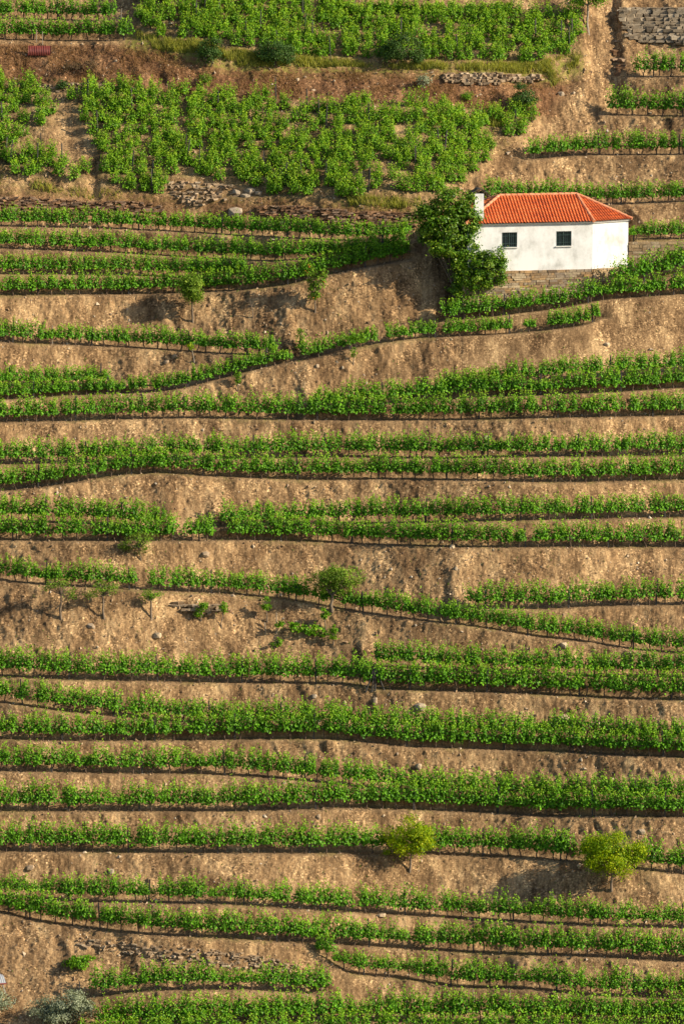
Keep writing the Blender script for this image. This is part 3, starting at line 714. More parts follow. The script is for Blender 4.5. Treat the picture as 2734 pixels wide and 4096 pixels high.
    R1 = on_wall(1996, 779, rp0, D1); R2 = on_wall(2304, 779, rp0, D1); R1[2] = R2[2] = (R1[2]+R2[2])/2
    planes = [(ev[0], ev[1], R2, R1), (ev[1], ev[2], R2, R2), (ev[2], ev[3], R2, R2), (ev[3], ev[4], R1, R2), (ev[4], ev[0], R1, R1)]
    rf = MB()
    for (a, b2, c, d) in planes:     # a-b eave, c above b, d above a
        e = (b2-a)/np.linalg.norm(b2-a); Lw = np.linalg.norm(b2-a)
        mdir = (c+d)/2-a; mdir = mdir-(mdir@e)*e; sl = np.linalg.norm(mdir); g = mdir/sl; nn = np.cross(e, g)
        cols = int(round(Lw/0.185)); per = 8; sgrid = np.linspace(0, Lw, cols*per+1); crs = 9
        tr = []
        for k in range(crs): tr += [(k/crs+1e-4, k), ((k+1)/crs-1e-4, k)]
        sc_, sd_ = (c-a)@e, (d-a)@e
        V = []
        for (tf, k) in tr:
            lo, hi = tf*sd_, Lw+tf*(sc_-Lw)
            s = np.clip(sgrid, lo, hi); ph = (sgrid/Lw*cols) % 1.0
            wv = np.where(ph < 0.6, np.sin(ph/0.6*math.pi)*0.050, -0.012*np.sin((ph-0.6)/0.4*math.pi))
            edge = np.clip(np.minimum(s-lo, hi-s)/0.05, 0, 1)
            fr = tf*crs-k; lift = 0.034*(1-fr)
            V.append(a+s[:, None]*e+(tf*sl)*g+((wv*edge+lift+0.01)[:, None])*nn)
        V = np.array(V); m, n2 = V.shape[:2]; id2 = np.arange(m*n2).reshape(m, n2)
        rf.add(loc(V.reshape(-1, 3)), np.stack([id2[:-1, :-1], id2[:-1, 1:], id2[1:, 1:], id2[1:, :-1]], -1).reshape(-1, 4))
    und = MB(); und.add([loc(p-ZV*0.012) for p in ev], [[4, 3, 2, 1, 0]]); 
    rfo = rf.obj('roof', M_TILE, root); und.obj('soffit', M_CORN, rfo)
    cap = MB()
    for (p, q_) in ((R1, R2), (ev[0], R1), (ev[1], R2), (ev[2], R2), (ev[3], R2), (ev[4], R1)):
        Ld = np.linalg.norm(q_-p); nseg = max(2, int(Ld/0.36)); d = (q_-p)/Ld
        for k in range(nseg):
            a = p+d*Ld*k/nseg; b2 = p+d*(Ld*(k+1)/nseg+0.04)
            cap.tube([loc(a+ZV*0.03), loc(b2+ZV*0.022)], [0.105, 0.085], 9)
    cap.obj('ridge_caps', M_CAP, rfo, smooth=False)
    # chimney on the front left corner
    c0 = on_wall(1912, 870, FA+back*0.35, D1); top = on_wall(1912, 772, FA+back*0.35, D1)[2]; wd = 36/ppm(c0)
    ch = MB(); R = rotz(A1); zb_ = eave_z-0.3
    ch.box(loc(np.array([c0[0], c0[1], (zb_+top)/2])), (wd, 0.55, top-zb_), R)
    cho = ch.obj('chimney', M_PLASTER, root)
    cc = MB(); cpos = np.array([c0[0], c0[1], top])
    for sx in (-1, 1):
        for sy in (-1, 1): cc.box(loc(cpos+R@np.array([sx*0.18, sy*0.2, 0.05])), (0.10, 0.10, 0.10), R)
    # pitched slab over the flue, upturned at its edges
    prof = [(-0.46, 0.10), (-0.30, 0.17), (-0.12, 0.30), (0.0, 0.33), (0.14, 0.29), (0.34, 0.15), (0.50, 0.09)]
    for (x0, z0), (x1, z1) in zip(prof[:-1], prof[1:]):
        vs = [R@np.array([x, y, z+dz]) for dz in (-0.05, 0.0) for (x, z) in ((x0, z0), (x1, z1)) for y in (-0.36, 0.36)]
        cc.add([loc(cpos+v) for v in vs], [[0, 1, 3, 2], [4, 6, 7, 5], [0, 2, 6, 4], [1, 5, 7, 3], [0, 4, 5, 1], [2, 3, 7, 6]])
    cc.obj('chimney_cap', M_DARK, cho)
build_house()

# ------------------------------------------------------------------ stone walls
M_SCHIST = stone_mat('schist_wall', [(0.16,0.11,0.070),(0.36,0.235,0.12),(0.28,0.215,0.15),(0.46,0.28,0.125),(0.54,0.43,0.28),(0.24,0.19,0.15),(0.40,0.32,0.22)])
M_SCHIST_P = stone_mat('pale_schist_wall', [(0.36,0.25,0.14),(0.46,0.33,0.19),(0.30,0.20,0.11),(0.50,0.40,0.27)])
M_SCHIST_R = stone_mat('rusty_schist_wall', [(0.12,0.065,0.035),(0.22,0.12,0.06),(0.30,0.17,0.085),(0.17,0.11,0.075),(0.33,0.23,0.15)])
M_GREY = stone_mat('grey_block_wall', [(0.19,0.150,0.105),(0.31,0.255,0.185),(0.25,0.20,0.14),(0.42,0.36,0.275)])
M_RUBBLE = stone_mat('grey_rubble', [(0.19,0.135,0.085),(0.33,0.245,0.16),(0.27,0.185,0.11),(0.42,0.34,0.245)])
def vertical_wall(name, label, A, B, z0f, z1, mat, rng, sw=(0.14, 0.60), sh=(0.08, 0.19), parent=None, cat='wall'):
    """coursed stones on a vertical face from A to B (foot height function z0f(s), top z1)"""
    L = np.linalg.norm((B-A)[:2]); d = np.array([*(B-A)[:2]/L, 0.0]); R = np.array([[d[0], -d[1], 0], [d[1], d[0], 0], [0, 0, 1]]); out = np.array([d[1], -d[0], 0])
    mb = MB(); z = z1
    zmin = min(z0f(s) for s in np.linspace(0, L, 12))
    core = MB()
    while z > zmin-0.1:
        h = rng.uniform(*sh); s = -rng.uniform(0, 0.2)
        while s < L:
            w_ = rng.uniform(*sw)
            if z > z0f(min(max(s, 0), L))-0.15:
                a, e = max(s, 0), min(s+w_, L)
                if e-a > 0.05:
                    c = A+d*(a+e)/2; c = np.array([c[0], c[1], z-h/2])+out*rng.uniform(-0.005, 0.035)
                    mb.box(c, (e-a-0.015, 0.16, h-0.014), R@rotz(rng.normal(0, 0.03)), 0.06)
            s += w_
        z -= h
    c = (A+B)/2; hgt = z1-zmin+0.1
    return mb, (np.array([c[0], c[1], z1-hgt/2-0.03])-out*0.0, (L, 0.08, hgt), R)
M_MORTAR = plain_mat('earth_mortar', (0.10, 0.065, 0.035), (0.20, 0.13, 0.075), 8, 0.95)
rw = np.random.default_rng(77)
def z0_line(A, B):
    L = np.linalg.norm((B-A)[:2]); d = (B-A)/L
    return lambda s: float(foot_z(A[0]+d[0]*s, A[1]+d[1]*s))
root = thing('stone_wall', 'rough brown schist retaining wall under the white house', 'wall', [FB[0], FB[1], ZT-1.8])
o0 = np.array(root.location)
for (A, B, m, nm) in ((FA-D1*0.3, FB, M_SCHIST, 'wall_face'), (FB, FC, M_SCHIST_P, 'side_face')):
    mb, core = vertical_wall('', '', A, B, z0_line(A, B), ZT-0.005, m, rw)
    for v in mb.v: v -= o0
    mb.obj(nm, m, root)
    cb = MB(); cb.box(core[0]-o0, core[1], core[2]); cb.obj('mortar_core', M_MORTAR, root)
root = thing('stone_wall', 'pale ochre stone wall beside the house under the short vine row', 'wall', [FC[0]+1.5, FC[1], ZT-0.5])
o0 = np.array(root.location)
mb, core = vertical_wall('', '', FC+np.array([0.03, 0.05, 0]), FR+np.array([6, 0.1, 0]), z0_line(FC, FR), ZT+1.45, M_SCHIST_P, rw, (0.12, 0.62), (0.08, 0.24))
for v in mb.v: v -= o0
mb.obj('wall_face', M_SCHIST_P, root)
cb = MB(); cb.box(core[0]-o0, core[1], core[2]); cb.obj('mortar_core', M_MORTAR, root)

def bank_wall(name, label, poly, mat, rng, size=(0.2, 0.45), hgt=(0.09, 0.17), fill=0.95, cat='wall', proud=0.05, lie=0.2):
    """stones laid in courses against the bank inside a photo polygon; poly is its outline"""
    us = [p[0] for p in poly]; vs = [p[1] for p in poly]; S = 67.0; mb = MB(); v = min(vs)
    while v < max(vs):
        h = rng.uniform(*hgt); u = min(us)-rng.uniform(0, 15); U, Wd = [], []
        while u < max(us):
            w_ = rng.uniform(*size); U.append(u+w_*S/2); Wd.append(w_); u += w_*S
        U = np.array(U); Wd = np.array(Wd); ok = poly_in(poly, U, np.full(len(U), v)) & (rng.random(len(U)) < fill)
        U, Wd = U[ok], Wd[ok]
        if len(U):
            P = ground(U, np.full(len(U), v))
            for p, w_ in zip(P, Wd):
                mb.box(p+np.array([0, -proud+rng.normal(0, .03), 0]), (w_*0.96, 0.34, h*0.95), rotz(rng.normal(0, lie))@np.array([[1, 0, rng.normal(0, .12+lie*.2)], [0, 1, 0], [rng.normal(0, .03+lie*.15), 0, 1]]), 0.17)
        v += h*S*0.96
    c = gpt(sum(us)/len(us), max(vs)); mb_v = mb.v
    for q_ in mb_v: q_ -= c
    o = mb.obj(name, mat, label=label, category=cat); o.location = c
    return o
bank_wall('stone_wall', 'tall grey block wall at the top right corner', [(2478,30),(2560,20),(2900,22),(2900,175),(2560,170),(2500,140)], M_GREY, rw, (0.18, 0.6), (0.10, 0.24), 1.0, proud=0.14, lie=0.06)
bank_wall('stone_wall', 'low rubble wall along the foot of the upper vine block', [(1765,300),(1800,282),(1960,286),(2080,300),(2172,298),(2170,318),(2050,330),(1900,335),(1770,325)], M_RUBBLE, rw, (0.14, 0.34), (0.09, 0.18), 0.9, proud=0.1, lie=0.6)
bank_wall('stone_wall', 'brown dry stone wall at the left under the vine block', [(-300,780),(150,790),(330,800),(540,805),(640,820),(655,850),(560,858),(300,850),(-300,858)], M_SCHIST_R, rw, (0.16, 0.42), (0.06, 0.12), 0.80, proud=0.03)
bank_wall('stone_wall', 'brown dry stone wall in the middle running up to the dark tree', [(1015,820),(1150,818),(1400,840),(1660,850),(1660,905),(1400,898),(1180,880),(1030,858)], M_SCHIST_R, rw, (0.16, 0.42), (0.06, 0.12), 0.80, proud=0.03)
bank_wall('stone_wall', 'crumbling old stone wall on the bank at the lower left', [(300,3745),(420,3765),(700,3790),(900,3800),(1100,3835),(1240,3880),(1310,3930),(1290,3960),(1120,3910),(900,3870),(700,3850),(560,3830),(330,3790)], M_RUBBLE, rw, (0.10, 0.32), (0.06, 0.12), 0.38, proud=-0.06, lie=0.5)
bank_wall('stone_wall', 'small ruined stone niche on the bare middle bank', [(690,2402),(760,2412),(870,2415),(880,2440),(820,2460),(740,2440),(695,2425)], M_RUBBLE, rw, (0.2, 0.5), (0.1, 0.18), 0.8, proud=0.08)
bank_wall('rubble_heap', 'grey tumbled rubble between the vine block and the terraces', [(660,715),(760,725),(930,740),(960,790),(860,800),(780,830),(700,800),(680,760)], M_RUBBLE, rw, (0.12, 0.42), (0.07, 0.15), 0.62, cat='rubble', proud=-0.02, lie=0.8)
bank_wall('rubble_heap', 'strip of grey loose stones above the left vine block', [(150,330),(400,332),(560,352),(650,372),(560,376),(380,362),(160,365)], M_RUBBLE, rw, (0.1, 0.28), (0.05, 0.11), 0.55, cat='rubble', proud=0.0, lie=0.8)
bank_wall('rubble_heap', 'dark rock outcrop on the eroded gully left of the right terraces', [(2440,190),(2475,205),(2500,270),(2510,310),(2470,300),(2440,240)], M_SCHIST_R, rw, (0.2, 0.5), (0.12, 0.24), 0.8, cat='rock', proud=0.06, lie=0.8)

# ------------------------------------------------------------------ trees and bushes
M_CHERRY = leaf_mat('dark_tree_leaves', (0.036, 0.110, 0.006), (0.130, 0.285, 0.016), (0.36, 0.50, 0.06), 0.36, 0.4, 0.3)
M_LEMON = leaf_mat('yellow_green_leaves', (0.085, 0.190, 0.004), (0.27, 0.41, 0.006), (0.60, 0.60, 0.008), 0.35)
M_ROUND = leaf_mat('olive_green_leaves', (0.065, 0.150, 0.010), (0.18, 0.31, 0.025), (0.31, 0.42, 0.05), 0.3)
M_BRIGHT = leaf_mat('fresh_leaves', (0.060, 0.17, 0.008), (0.17, 0.36, 0.014), (0.28, 0.44, 0.03), 0.35)
M_OLIVE = leaf_mat('olive_leaves', (0.13, 0.165, 0.095), (0.30, 0.34, 0.22), (0.44, 0.47, 0.34), 0.2)
M_BUSH = leaf_mat('dark_bush_leaves', (0.024, 0.066, 0.012), (0.065, 0.135, 0.025), (0.12, 0.20, 0.04), 0.2)
M_DRY = leaf_mat('dry_bush_twigs', (0.075, 0.048, 0.028), (0.16, 0.105, 0.055), (0.20, 0.15, 0.07), 0.2)
M_FRUIT = plain_mat('orange_fruit', (0.62, 0.16, 0.02), (0.75, 0.28, 0.04), 9, 0.5)
def tree(name, label, cat, base, lobes, mat, leaf=0.11, n=4000, clumps=40, spread=0.28, trunk=0.07, depth=1.0, stems=1, bark=None, fruit=0, trunk_to=None, seed=1, tipf=0.5, branches=10, group=None, dy=0.0):
    """lobes: (u, v, ru, rv) crown ellipses in photo pixels, standing over the foot at pixel base"""
    r = np.random.default_rng(seed); B = gpt(*base); S = ppm(B)
    root = thing(name, label, cat, B, group)
    cl, wt = [], np.array([l[2]*l[3] for l in lobes], float); wt /= wt.sum()
    centers = []
    for (u, v, ru, rv_) in lobes: centers.append((np.array([(u-base[0])/S, dy, (base[1]-v)/S*1.01]), ru/S, rv_/S))
    C = []
    for k, cnt in enumerate(r.multinomial(clumps, wt)):
        c, a, b_ = centers[k]
        for _ in range(cnt):
            d = r.normal(0, 1, 3); d /= np.linalg.norm(d); rr = r.uniform(0.35, 0.92)**0.7
            C.append(c+d*rr*np.array([a, a*depth, b_]))
    C = np.array(C); per = n//len(C); sig = spread*r.uniform(0.6, 1.3, len(C))
    P = np.repeat(C, per, 0); off_ = r.normal(0, 1, P.shape)*np.repeat(sig, per)[:, None]*np.array([1, 1, 0.7]); P = P+off_
    cen = np.average(C, axis=0); out = P-cen; out /= np.linalg.norm(out, axis=1)[:, None]+1e-6
    Nn = out*0.55+off_/(np.linalg.norm(off_, axis=1)[:, None]+1e-6)*0.35+np.array([0, 0, 0.35])+r.normal(0, 0.45, P.shape)
    P[:, 2] = np.maximum(P[:, 2], 0.03)
    v, f = leaf_quads(P, Nn, leaf*r.uniform(0.65, 1.3, len(P)), r)
    tip = np.clip(r.normal(0.15, 0.35, len(P))+0.4*np.repeat(r.normal(0, 0.5, len(C)), per), 0, 1)*tipf
    link('crown', mesh_np('crown', v, [f], [mat], fattr={'tip': tip}), root)
    mb = MB()
    low = min(c[2]-b_*0.2 for c, a, b_ in centers)
    hub = np.array([cen[0]*0.7, cen[1]*0.5, max(0.25, min(low, cen[2]*0.75))]) if trunk_to is None else np.array([(trunk_to[0]-base[0])/S, 0, (base[1]-trunk_to[1])/S])
    for st in range(stems):
        j = r.normal(0, 0.10, 3)*(st > 0)
        mb.tube([np.array([0, 0, -0.25])+j, hub*0.35+np.array([r.normal(0, .03), 0, 0])+j*1.5, hub*0.7+j, hub+j*0.5], np.array([1.35, 1.0, 0.85, 0.75])*trunk/(stems**0.5), 8)
    for q_ in C[r.permutation(len(C))[:branches]]:
        m_ = (hub+q_)/2+r.normal(0, 0.10, 3)+np.array([0, 0, 0.06])
        mb.tube([hub, m_, q_], [trunk*0.5, trunk*0.3, trunk*0.10], 5)
    mb.obj('trunk', bark or M_TRUNK, root, smooth=True)
    for k in range(fruit):
        c = P[r.integers(len(P))]; fm = MB()
        th_ = np.linspace(0, math.pi, 5)
        fm.tube([c+np.array([0, 0, -0.035]), c+np.array([0, 0, -0.02]), c, c+np.array([0, 0, 0.02]), c+np.array([0, 0, 0.035])], [0.012, 0.034, 0.042, 0.034, 0.012], 7)
        fm.obj('fruit', M_FRUIT, root, smooth=True)
    return root
tree('cherry_tree', 'large dark green tree against the left end of the white house', 'tree', (1826,1215),
     [(1812,785,80,55),(1700,870,60,50),(1765,850,100,75),(1740,945,92,85),(1858,885,65,90),(1825,980,100,85),(1870,1050,70,75),(1855,1130,55,60)], M_CHERRY, 0.125, 30000, 230, 0.19, 0.13, 0.7, 2, seed=3, tipf=0.9, branches=30, dy=-0.7)
tree('cherry_tree', 'smaller tree with spreading open branches in front of the house stone wall', 'tree', (1902,1206),
     [(1905,1120,70,50),(1960,1080,70,55),(1990,1030,34,40),(2010,1078,36,34),(1935,1050,50,50),(2015,1125,28,24)], M_CHERRY, 0.115, 6500, 58, 0.15, 0.07, 0.7, 1, seed=4, tipf=0.95, branches=30, dy=-0.2)
tree('young_tree', 'small round green tree on a thin trunk on the bank', 'tree', (771,1283), [(768,1150,52,48),(758,1120,44,30),(780,1185,40,34)], M_ROUND, 0.09, 5600, 60, 0.17, 0.055, 0.9, seed=5, tipf=0.9)
tree('fruit_tree', 'slim upright sapling dotted with orange fruit', 'tree', (1258,1247), [(1240,1100,24,45),(1282,1110,26,50),(1258,1150,28,40),(1256,1195,26,28)], M_ROUND, 0.11, 1500, 52, 0.11, 0.045, 0.9, fruit=30, seed=6, branches=24)
tree('citrus_sapling', 'tiny citrus sapling with yellow-green leaves on a pale stake', 'tree', (778,1447), [(768,1388,22,12),(762,1380,14,10)], M_LEMON, 0.09, 150, 14, 0.08, 0.028, 1, seed=7, bark=M_WOODPOST)
tree('almond_tree', 'feathery sparse sapling below the upper left pair of rows', 'tree', (565,2240), [(560,2150,55,24),(510,2180,26,20),(600,2155,30,20),(565,2190,30,24)], M_ROUND, 0.07, 1500, 48, 0.13, 0.04, 0.9, 2, seed=8, branches=26)
tree('almond_tree', 'rounded green tree leaning over the descending vine row', 'tree', (1330,2442), [(1335,2295,85,42),(1275,2310,55,38),(1395,2310,62,40),(1310,2345,60,30),(1360,2345,50,28)], M_ROUND, 0.085, 5200, 80, 0.17, 0.09, 0.85, seed=9, trunk_to=(1328,2380), branches=24, tipf=0.7)
tree('lemon_tree', 'yellow-green tree standing free, leftmost of the two on the lower bank', 'tree', (1637,3482), [(1660,3310,80,46),(1575,3350,52,52),(1712,3355,50,46),(1630,3385,88,44),(1560,3400,30,26)], M_LEMON, 0.085, 8500, 62, 0.22, 0.06, 0.95, seed=10, tipf=0.75)
tree('lemon_tree', 'larger yellow-green tree casting a wide dark shadow, lower right bank', 'tree', (2445,3560), [(2440,3375,90,52),(2380,3415,62,62),(2530,3415,62,52),(2450,3450,112,48),(2370,3480,36,30)], M_LEMON, 0.09, 11000, 70, 0.24, 0.07, 0.95, seed=11, tipf=0.7)
tree('olive_tree', 'silvery grey-green olive bush in the lower left corner', 'olive tree', (265,4105), [(280,4005,80,40),(170,4030,52,40),(340,4040,45,45),(230,4060,90,40)], M_OLIVE, 0.085, 9000, 110, 0.2, 0.06, 0.9, 3, seed=12)
tree('olive_tree', 'silvery olive branch tips cut by the left edge of the photo', 'olive tree', (-20,4070), [(-20,3980,60,34),(10,4010,40,34)], M_OLIVE, 0.075, 1500, 30, 0.18, 0.05, 0.9, seed=13)
tree('tree', 'thin tree rising out of the photo top beside the upper vine block', 'tree', (2352,124), [(2340,-20,80,40),(2295,0,45,25),(2400,-10,45,30)], M_BRIGHT, 0.11, 1800, 40, 0.2, 0.075, 0.9, seed=14, bark=M_WOODPOST)
tree('bush', 'dark green bush leftmost on the grassy edge of the upper vine block', 'bush', (838,250), [(842,185,48,42),(838,220,45,28)], M_BUSH, 0.085, 2600, 40, 0.17, 0.05, 0.9, 3, seed=15)
tree('bush', 'wide dark green bush sprawling over the grassy edge of the upper block', 'bush', (1105,262), [(1100,205,80,50),(1055,225,40,28),(1150,225,42,34)], M_BUSH, 0.085, 4200, 60, 0.19, 0.05, 0.9, 3, seed=16)
tree('bush', 'round dark tree growing inside the upper vine block', 'bush', (1582,264), [(1610,185,80,62),(1565,210,52,42),(1670,215,42,40)], M_BUSH, 0.085, 5000, 70, 0.19, 0.06, 0.9, 1, seed=17)
tree('bush', 'dark green bush on the red bank below the rubble wall', 'bush', (2095,452), [(2100,390,52,38),(2080,340,24,18),(2060,400,36,24)], M_BUSH, 0.085, 2600, 44, 0.16, 0.05, 0.9, 3, seed=18)
tree('bush', 'low grey-green shrub at the left end of the rubble wall', 'bush', (1695,350), [(1695,320,32,26)], M_OLIVE, 0.07, 700, 20, 0.12, 0.03, 0.9, 3, seed=19)
tree('bush', 'small round bush in the middle of the red earth bank', 'bush', (1865,400), [(1865,380,28,18)], M_BRIGHT, 0.07, 500, 16, 0.11, 0.03, 0.9, 3, seed=20)
tree('bush', 'small green tuft near the left on the red earth bank', 'bush', (822,340), [(822,312,32,22)], M_ROUND, 0.07, 600, 18, 0.12, 0.03, 0.9, 3, seed=21)
tree('bush', 'dry brown bush below the end of the left rock ledge', 'bush', (290,292), [(290,265,42,22),(360,260,40,20)], M_DRY, 0.06, 1500, 34, 0.16, 0.03, 0.9, 3, seed=22)
tree('bush', 'green shrub at the top left corner of the wide vine block', 'bush', (250,355), [(248,335,28,22)], M_BUSH, 0.08, 500, 16, 0.12, 0.03, 0.9, 3, seed=23)
tree('bush', 'green bush below the braced grassy slope beside the eroded gully', 'bush', (2130,490), [(2125,470,20,14)], M_ROUND, 0.06, 300, 12, 0.08, 0.03, 0.9, 2, seed=24)
# young almond trees and shoots on the bare middle bank
for (b0, lobes, lab, n_, sd_) in (
    ((245,2476), [(235,2330,60,22),(200,2360,40,22),(280,2370,40,22)], 'spindly sapling with a wide thin crown, leftmost on the bare middle bank', 420, 31),
    ((418,2473), [(405,2340,62,25),(370,2370,40,24),(440,2360,40,26)], 'spindly sapling with a thick trunk between two others on the bare bank', 520, 32),
    ((607,2476), [(600,2378,40,14),(590,2390,30,14),(625,2375,30,12)], 'small leafy sapling right of the two spindly saplings on the bare bank', 330, 33),
    ((805,2484), [(805,2440,16,24),(812,2420,14,14),(798,2455,14,14)], 'narrow green shoot in front of the stone niche', 260, 34),
    ((888,2514), [(890,2420,18,22),(888,2450,16,18)], 'thin pale shoot right of the stone niche', 150, 35),
    ((1068,2488), [(1066,2425,17,16),(1066,2398,9,14)], 'upright green seedling on a thin stake on the bare bank', 260, 36),
    ((1333,2576), [(1335,2520,15,20),(1330,2545,10,10)], 'small upright shoot at the end of the little vine hedge', 190, 37),
    ((1300,2520), [(1298,2460,18,18),(1290,2440,9,8)], 'leafy shoot topping the little vine hedge', 200, 38),
    ((950,1562), [(950,1505,9,16),(950,1530,8,10)], 'narrow vine shoot standing alone below the gappy row', 120, 39),
    ((1412,1458), [(1415,1350,52,14),(1412,1405,9,20),(1440,1358,30,8)], 'lone vine with a flat top at the start of the gappy row', 260, 40),
    ((1200,1420), [(1200,1340,16,24),(1198,1375,12,20)], 'tall narrow vine standing alone in the gap of the slanting row', 230, 41)):
    tree('young_sapling', lab, 'sapling', b0, lobes, M_BRIGHT if sd_ not in (31, 32) else M_ROUND, 0.095 if sd_ > 33 else 0.075, n_*2, max(12, n_//12), 0.09 if sd_ > 33 else 0.13, 0.034 if sd_ > 33 else 0.06, 0.8, 1, seed=sd_, branches=16 if sd_ < 34 else 6)
tree('grapevine_bush', 'little hedge of young vines on the bare middle bank', 'vine', (1220,2545), [(1120,2505,18,18),(1195,2510,36,20),(1250,2520,34,24),(1290,2530,24,22),(1170,2500,22,14)], M_VINE, 0.12, 900, 50, 0.10, 0.03, 0.8, 2, seed=42)
tree('grapevine_bush', 'tiny low vine sprout below the little vine hedge', 'vine', (1105,2590), [(1100,2575,28,10),(1115,2565,14,10)], M_VINE, 0.12, 150, 12, 0.08, 0.02, 0.8, 1, seed=43)
tree('grapevine_bush', 'single vine bush on the eroded bank above the olive bush', 'vine', (310,3885), [(310,3855,50,26),(350,3840,24,20)], M_VINE, 0.13, 800, 30, 0.14, 0.03, 0.9, 2, seed=44)
# a dead sapling
B = gpt(1012, 1270); t_ = thing('dead_sapling', 'bare leafless twig standing on the bank between two small trees', 'sapling', B)
mb = MB(); mb.tube([(0, 0, -.2), (-0.03, 0, 0.4), (-0.12, 0, 0.75), (-0.2, 0, 1.15)], [.035, .03, .022, .008], 6)
mb.tube([(-.1, 0, .7), (0.02, 0.02, 0.95)], [.018, .006], 5); mb.tube([(-.1, 0, .72), (-0.3, -0.02, 0.8)], [.015, .006], 5)
mb.obj('stem', M_TRUNK, t_)

# ------------------------------------------------------------------ small things
def braced_post():
    B = gpt(1497, 2758); t_ = thing('braced_post', 'dark end post with slanting stone props spread like a tent', 'post', B)
    for dx, tx in ((-0.5, -0.05), (0.05, 0.02), (0.6, 0.06), (-0.15, -0.02)):
        mb = MB(); mb.tube([(dx, -0.1, -0.15), (tx, 0, 1.2)], [.042, .034], 4); mb.obj('prop', M_SLATE, t_)
    mb = MB(); mb.box((0, 0.05, 0.62), (.08, .06, 1.7), None, .04, .9); mb.obj('post', M_SLATE, t_)
braced_post()
def stake(u, v, top, label, mat, r=0.03, lean=0.0, name='stake', group=None):
    B = gpt(u, v); h = (v-top)/ppm(B); mb = MB()
    mb.tube([(0, 0, -0.2), (lean*0.5, 0, h*0.5), (lean, 0, h)], [r, r*0.95, r*0.8], 6)
    o = mb.obj(name, mat, label=label, category='stake'); o.location = B
    if group: o['group'] = group
stake(2018, 1196, 1125, 'pale pole standing against the house stone wall', M_CORNW if 'M_CORNW' in globals() else M_WOODPOST, 0.045)
stake(2058, 1200, 1165, 'short dark stub post against the house stone wall', M_SLATE, 0.06)
stake(210, 1378, 1300, 'brown wooden stake rising through the row under the small round tree', M_WOODPOST, 0.03)
stake(146, 168, 118, 'left of two thin stakes just above the red sheet', M_WOODPOST, 0.03)
stake(170, 178, 124, 'right of two thin stakes just above the red sheet', M_WOODPOST, 0.03)
stake(482, 92, 32, 'leaning thin stake at the end of the topmost left row', M_WOODPOST, 0.03, 0.08)
for (u, v, tp, lean, lab) in ((1895,4010,3955,-0.06,'tallest grey splintered stake above the bottom vine row'), (1840,4050,3990,-0.15,'slanting grey stake left of the splintered one over the bottom row'), (2035,4020,3962,0.05,'right stake of the close pair over the bottom row'), (2012,4030,3995,0.0,'shorter stake of the close pair over the bottom row'),
                              (1802,4090,4035,-0.1,'broad pale stake in front of the bottom row'), (1105,2535,2450,0.0,'thin stake left of the little vine hedge'), (1062,2530,2490,-0.05,'slanting thin stake below the upright seedling'), (395,4092,4045,0.02,'stout dark post right of the olive bush'), (318,3968,3925,0.0,'grey post above the olive bush')):
    stake(u, v, tp, lab, M_WOODPOST, 0.035, lean)
def corrugated(name, label, cat, P, w_, h_, rx, rz, mat, edge=None):
    n_ = 49; xs = np.linspace(-w_/2, w_/2, n_); wv = 0.022*np.cos(xs/0.11*2*math.pi)
    V = np.concatenate([np.stack([xs, wv+dy, np.full(n_, z)], -1) for dy in (0, 0.008) for z in (0, h_)])
    a = np.arange(n_-1); f = np.concatenate([np.stack([a, a+1, a+1+n_, a+n_], -1), np.stack([a+2*n_, a+3*n_, a+1+3*n_, a+1+2*n_], -1), np.stack([a, a+2*n_, a+1+2*n_, a+1], -1), np.stack([a+n_, a+n_+1, a+1+3*n_, a+3*n_], -1)])
    o = link(name, mesh_np(name, V, [f], [mat], smooth=True), label=label, category=cat); o.location = P; o.rotation_euler = (rx, 0, rz); return o
M_REDS = plain_mat('red_painted_sheet', (0.15, 0.028, 0.022), (0.28, 0.062, 0.045), 3, 0.6, (3, 3, 0.6))
M_ZINC = plain_mat('zinc_sheet', (0.22, 0.24, 0.27), (0.36, 0.38, 0.41), 3, 0.5, metal=0.0)
P = gpt(158, 216); corrugated('corrugated_sheet', 'dark red corrugated sheet leaning on the rocky ledge', 'metal sheet', P+np.array([0, -0.25, -0.05]), 1.4, 0.62, -0.35, -0.10, M_REDS)
P = gpt(-8, 3945); o = corrugated('metal_roof', 'pale corrugated metal roof cut by the left edge of the photo', 'roof', P+np.array([-0.3, -0.4, 0.15]), 1.6, 1.6, -1.15, 0.25, M_ZINC)
for sx in (-0.6, 0.6):
    mb = MB(); mb.box((sx, 0.06, -0.4), (0.08, 0.08, 1.0)); mb.obj('post', M_WOODPOST, o)
mb = MB(); mb.box((0, -0.03, 0.0), (1.62, 0.05, 0.06)); mb.obj('edge_board', M_REDS, o)

# single rocks that stand out
def rock_mesh(r, k=3):
    a = np.array([[x, y, z] for x in (-1, 0, 1) for y in (-1, 0, 1) for z in (-1, 0, 1) if (x, y, z) != (0, 0, 0)], float)
    a /= (np.abs(a)**3).sum(1)[:, None]**(1/3); a *= r.uniform(0.8, 1.15, (len(a), 1)); a += r.normal(0, 0.06, a.shape)
    return a
import bmesh
def rock(u, v, wpx, hpx, label, mat, seed):
    r = np.random.default_rng(seed); P = gpt(u, v); S = ppm(P); bm = bmesh.new()
    for q_ in rock_mesh(r): bm.verts.new(q_*np.array([wpx/S/2, wpx/S/2.2, hpx/S/2]))
    bmesh.ops.convex_hull(bm, input=bm.verts); me_ = bpy.data.meshes.new('rock'); bm.to_mesh(me_); bm.free(); me_.materials.append(mat)
    o = link('rock', me_, label=label, category='rock'); o.location = P+np.array([0, 0, hpx/S*0.0]); o.rotation_euler = (r.normal(0, .15), r.normal(0, .15), r.uniform(0, 3))
M_ROCK = stone_mat('grey_rock', [(0.30,0.235,0.165),(0.40,0.33,0.25),(0.33,0.26,0.19)])
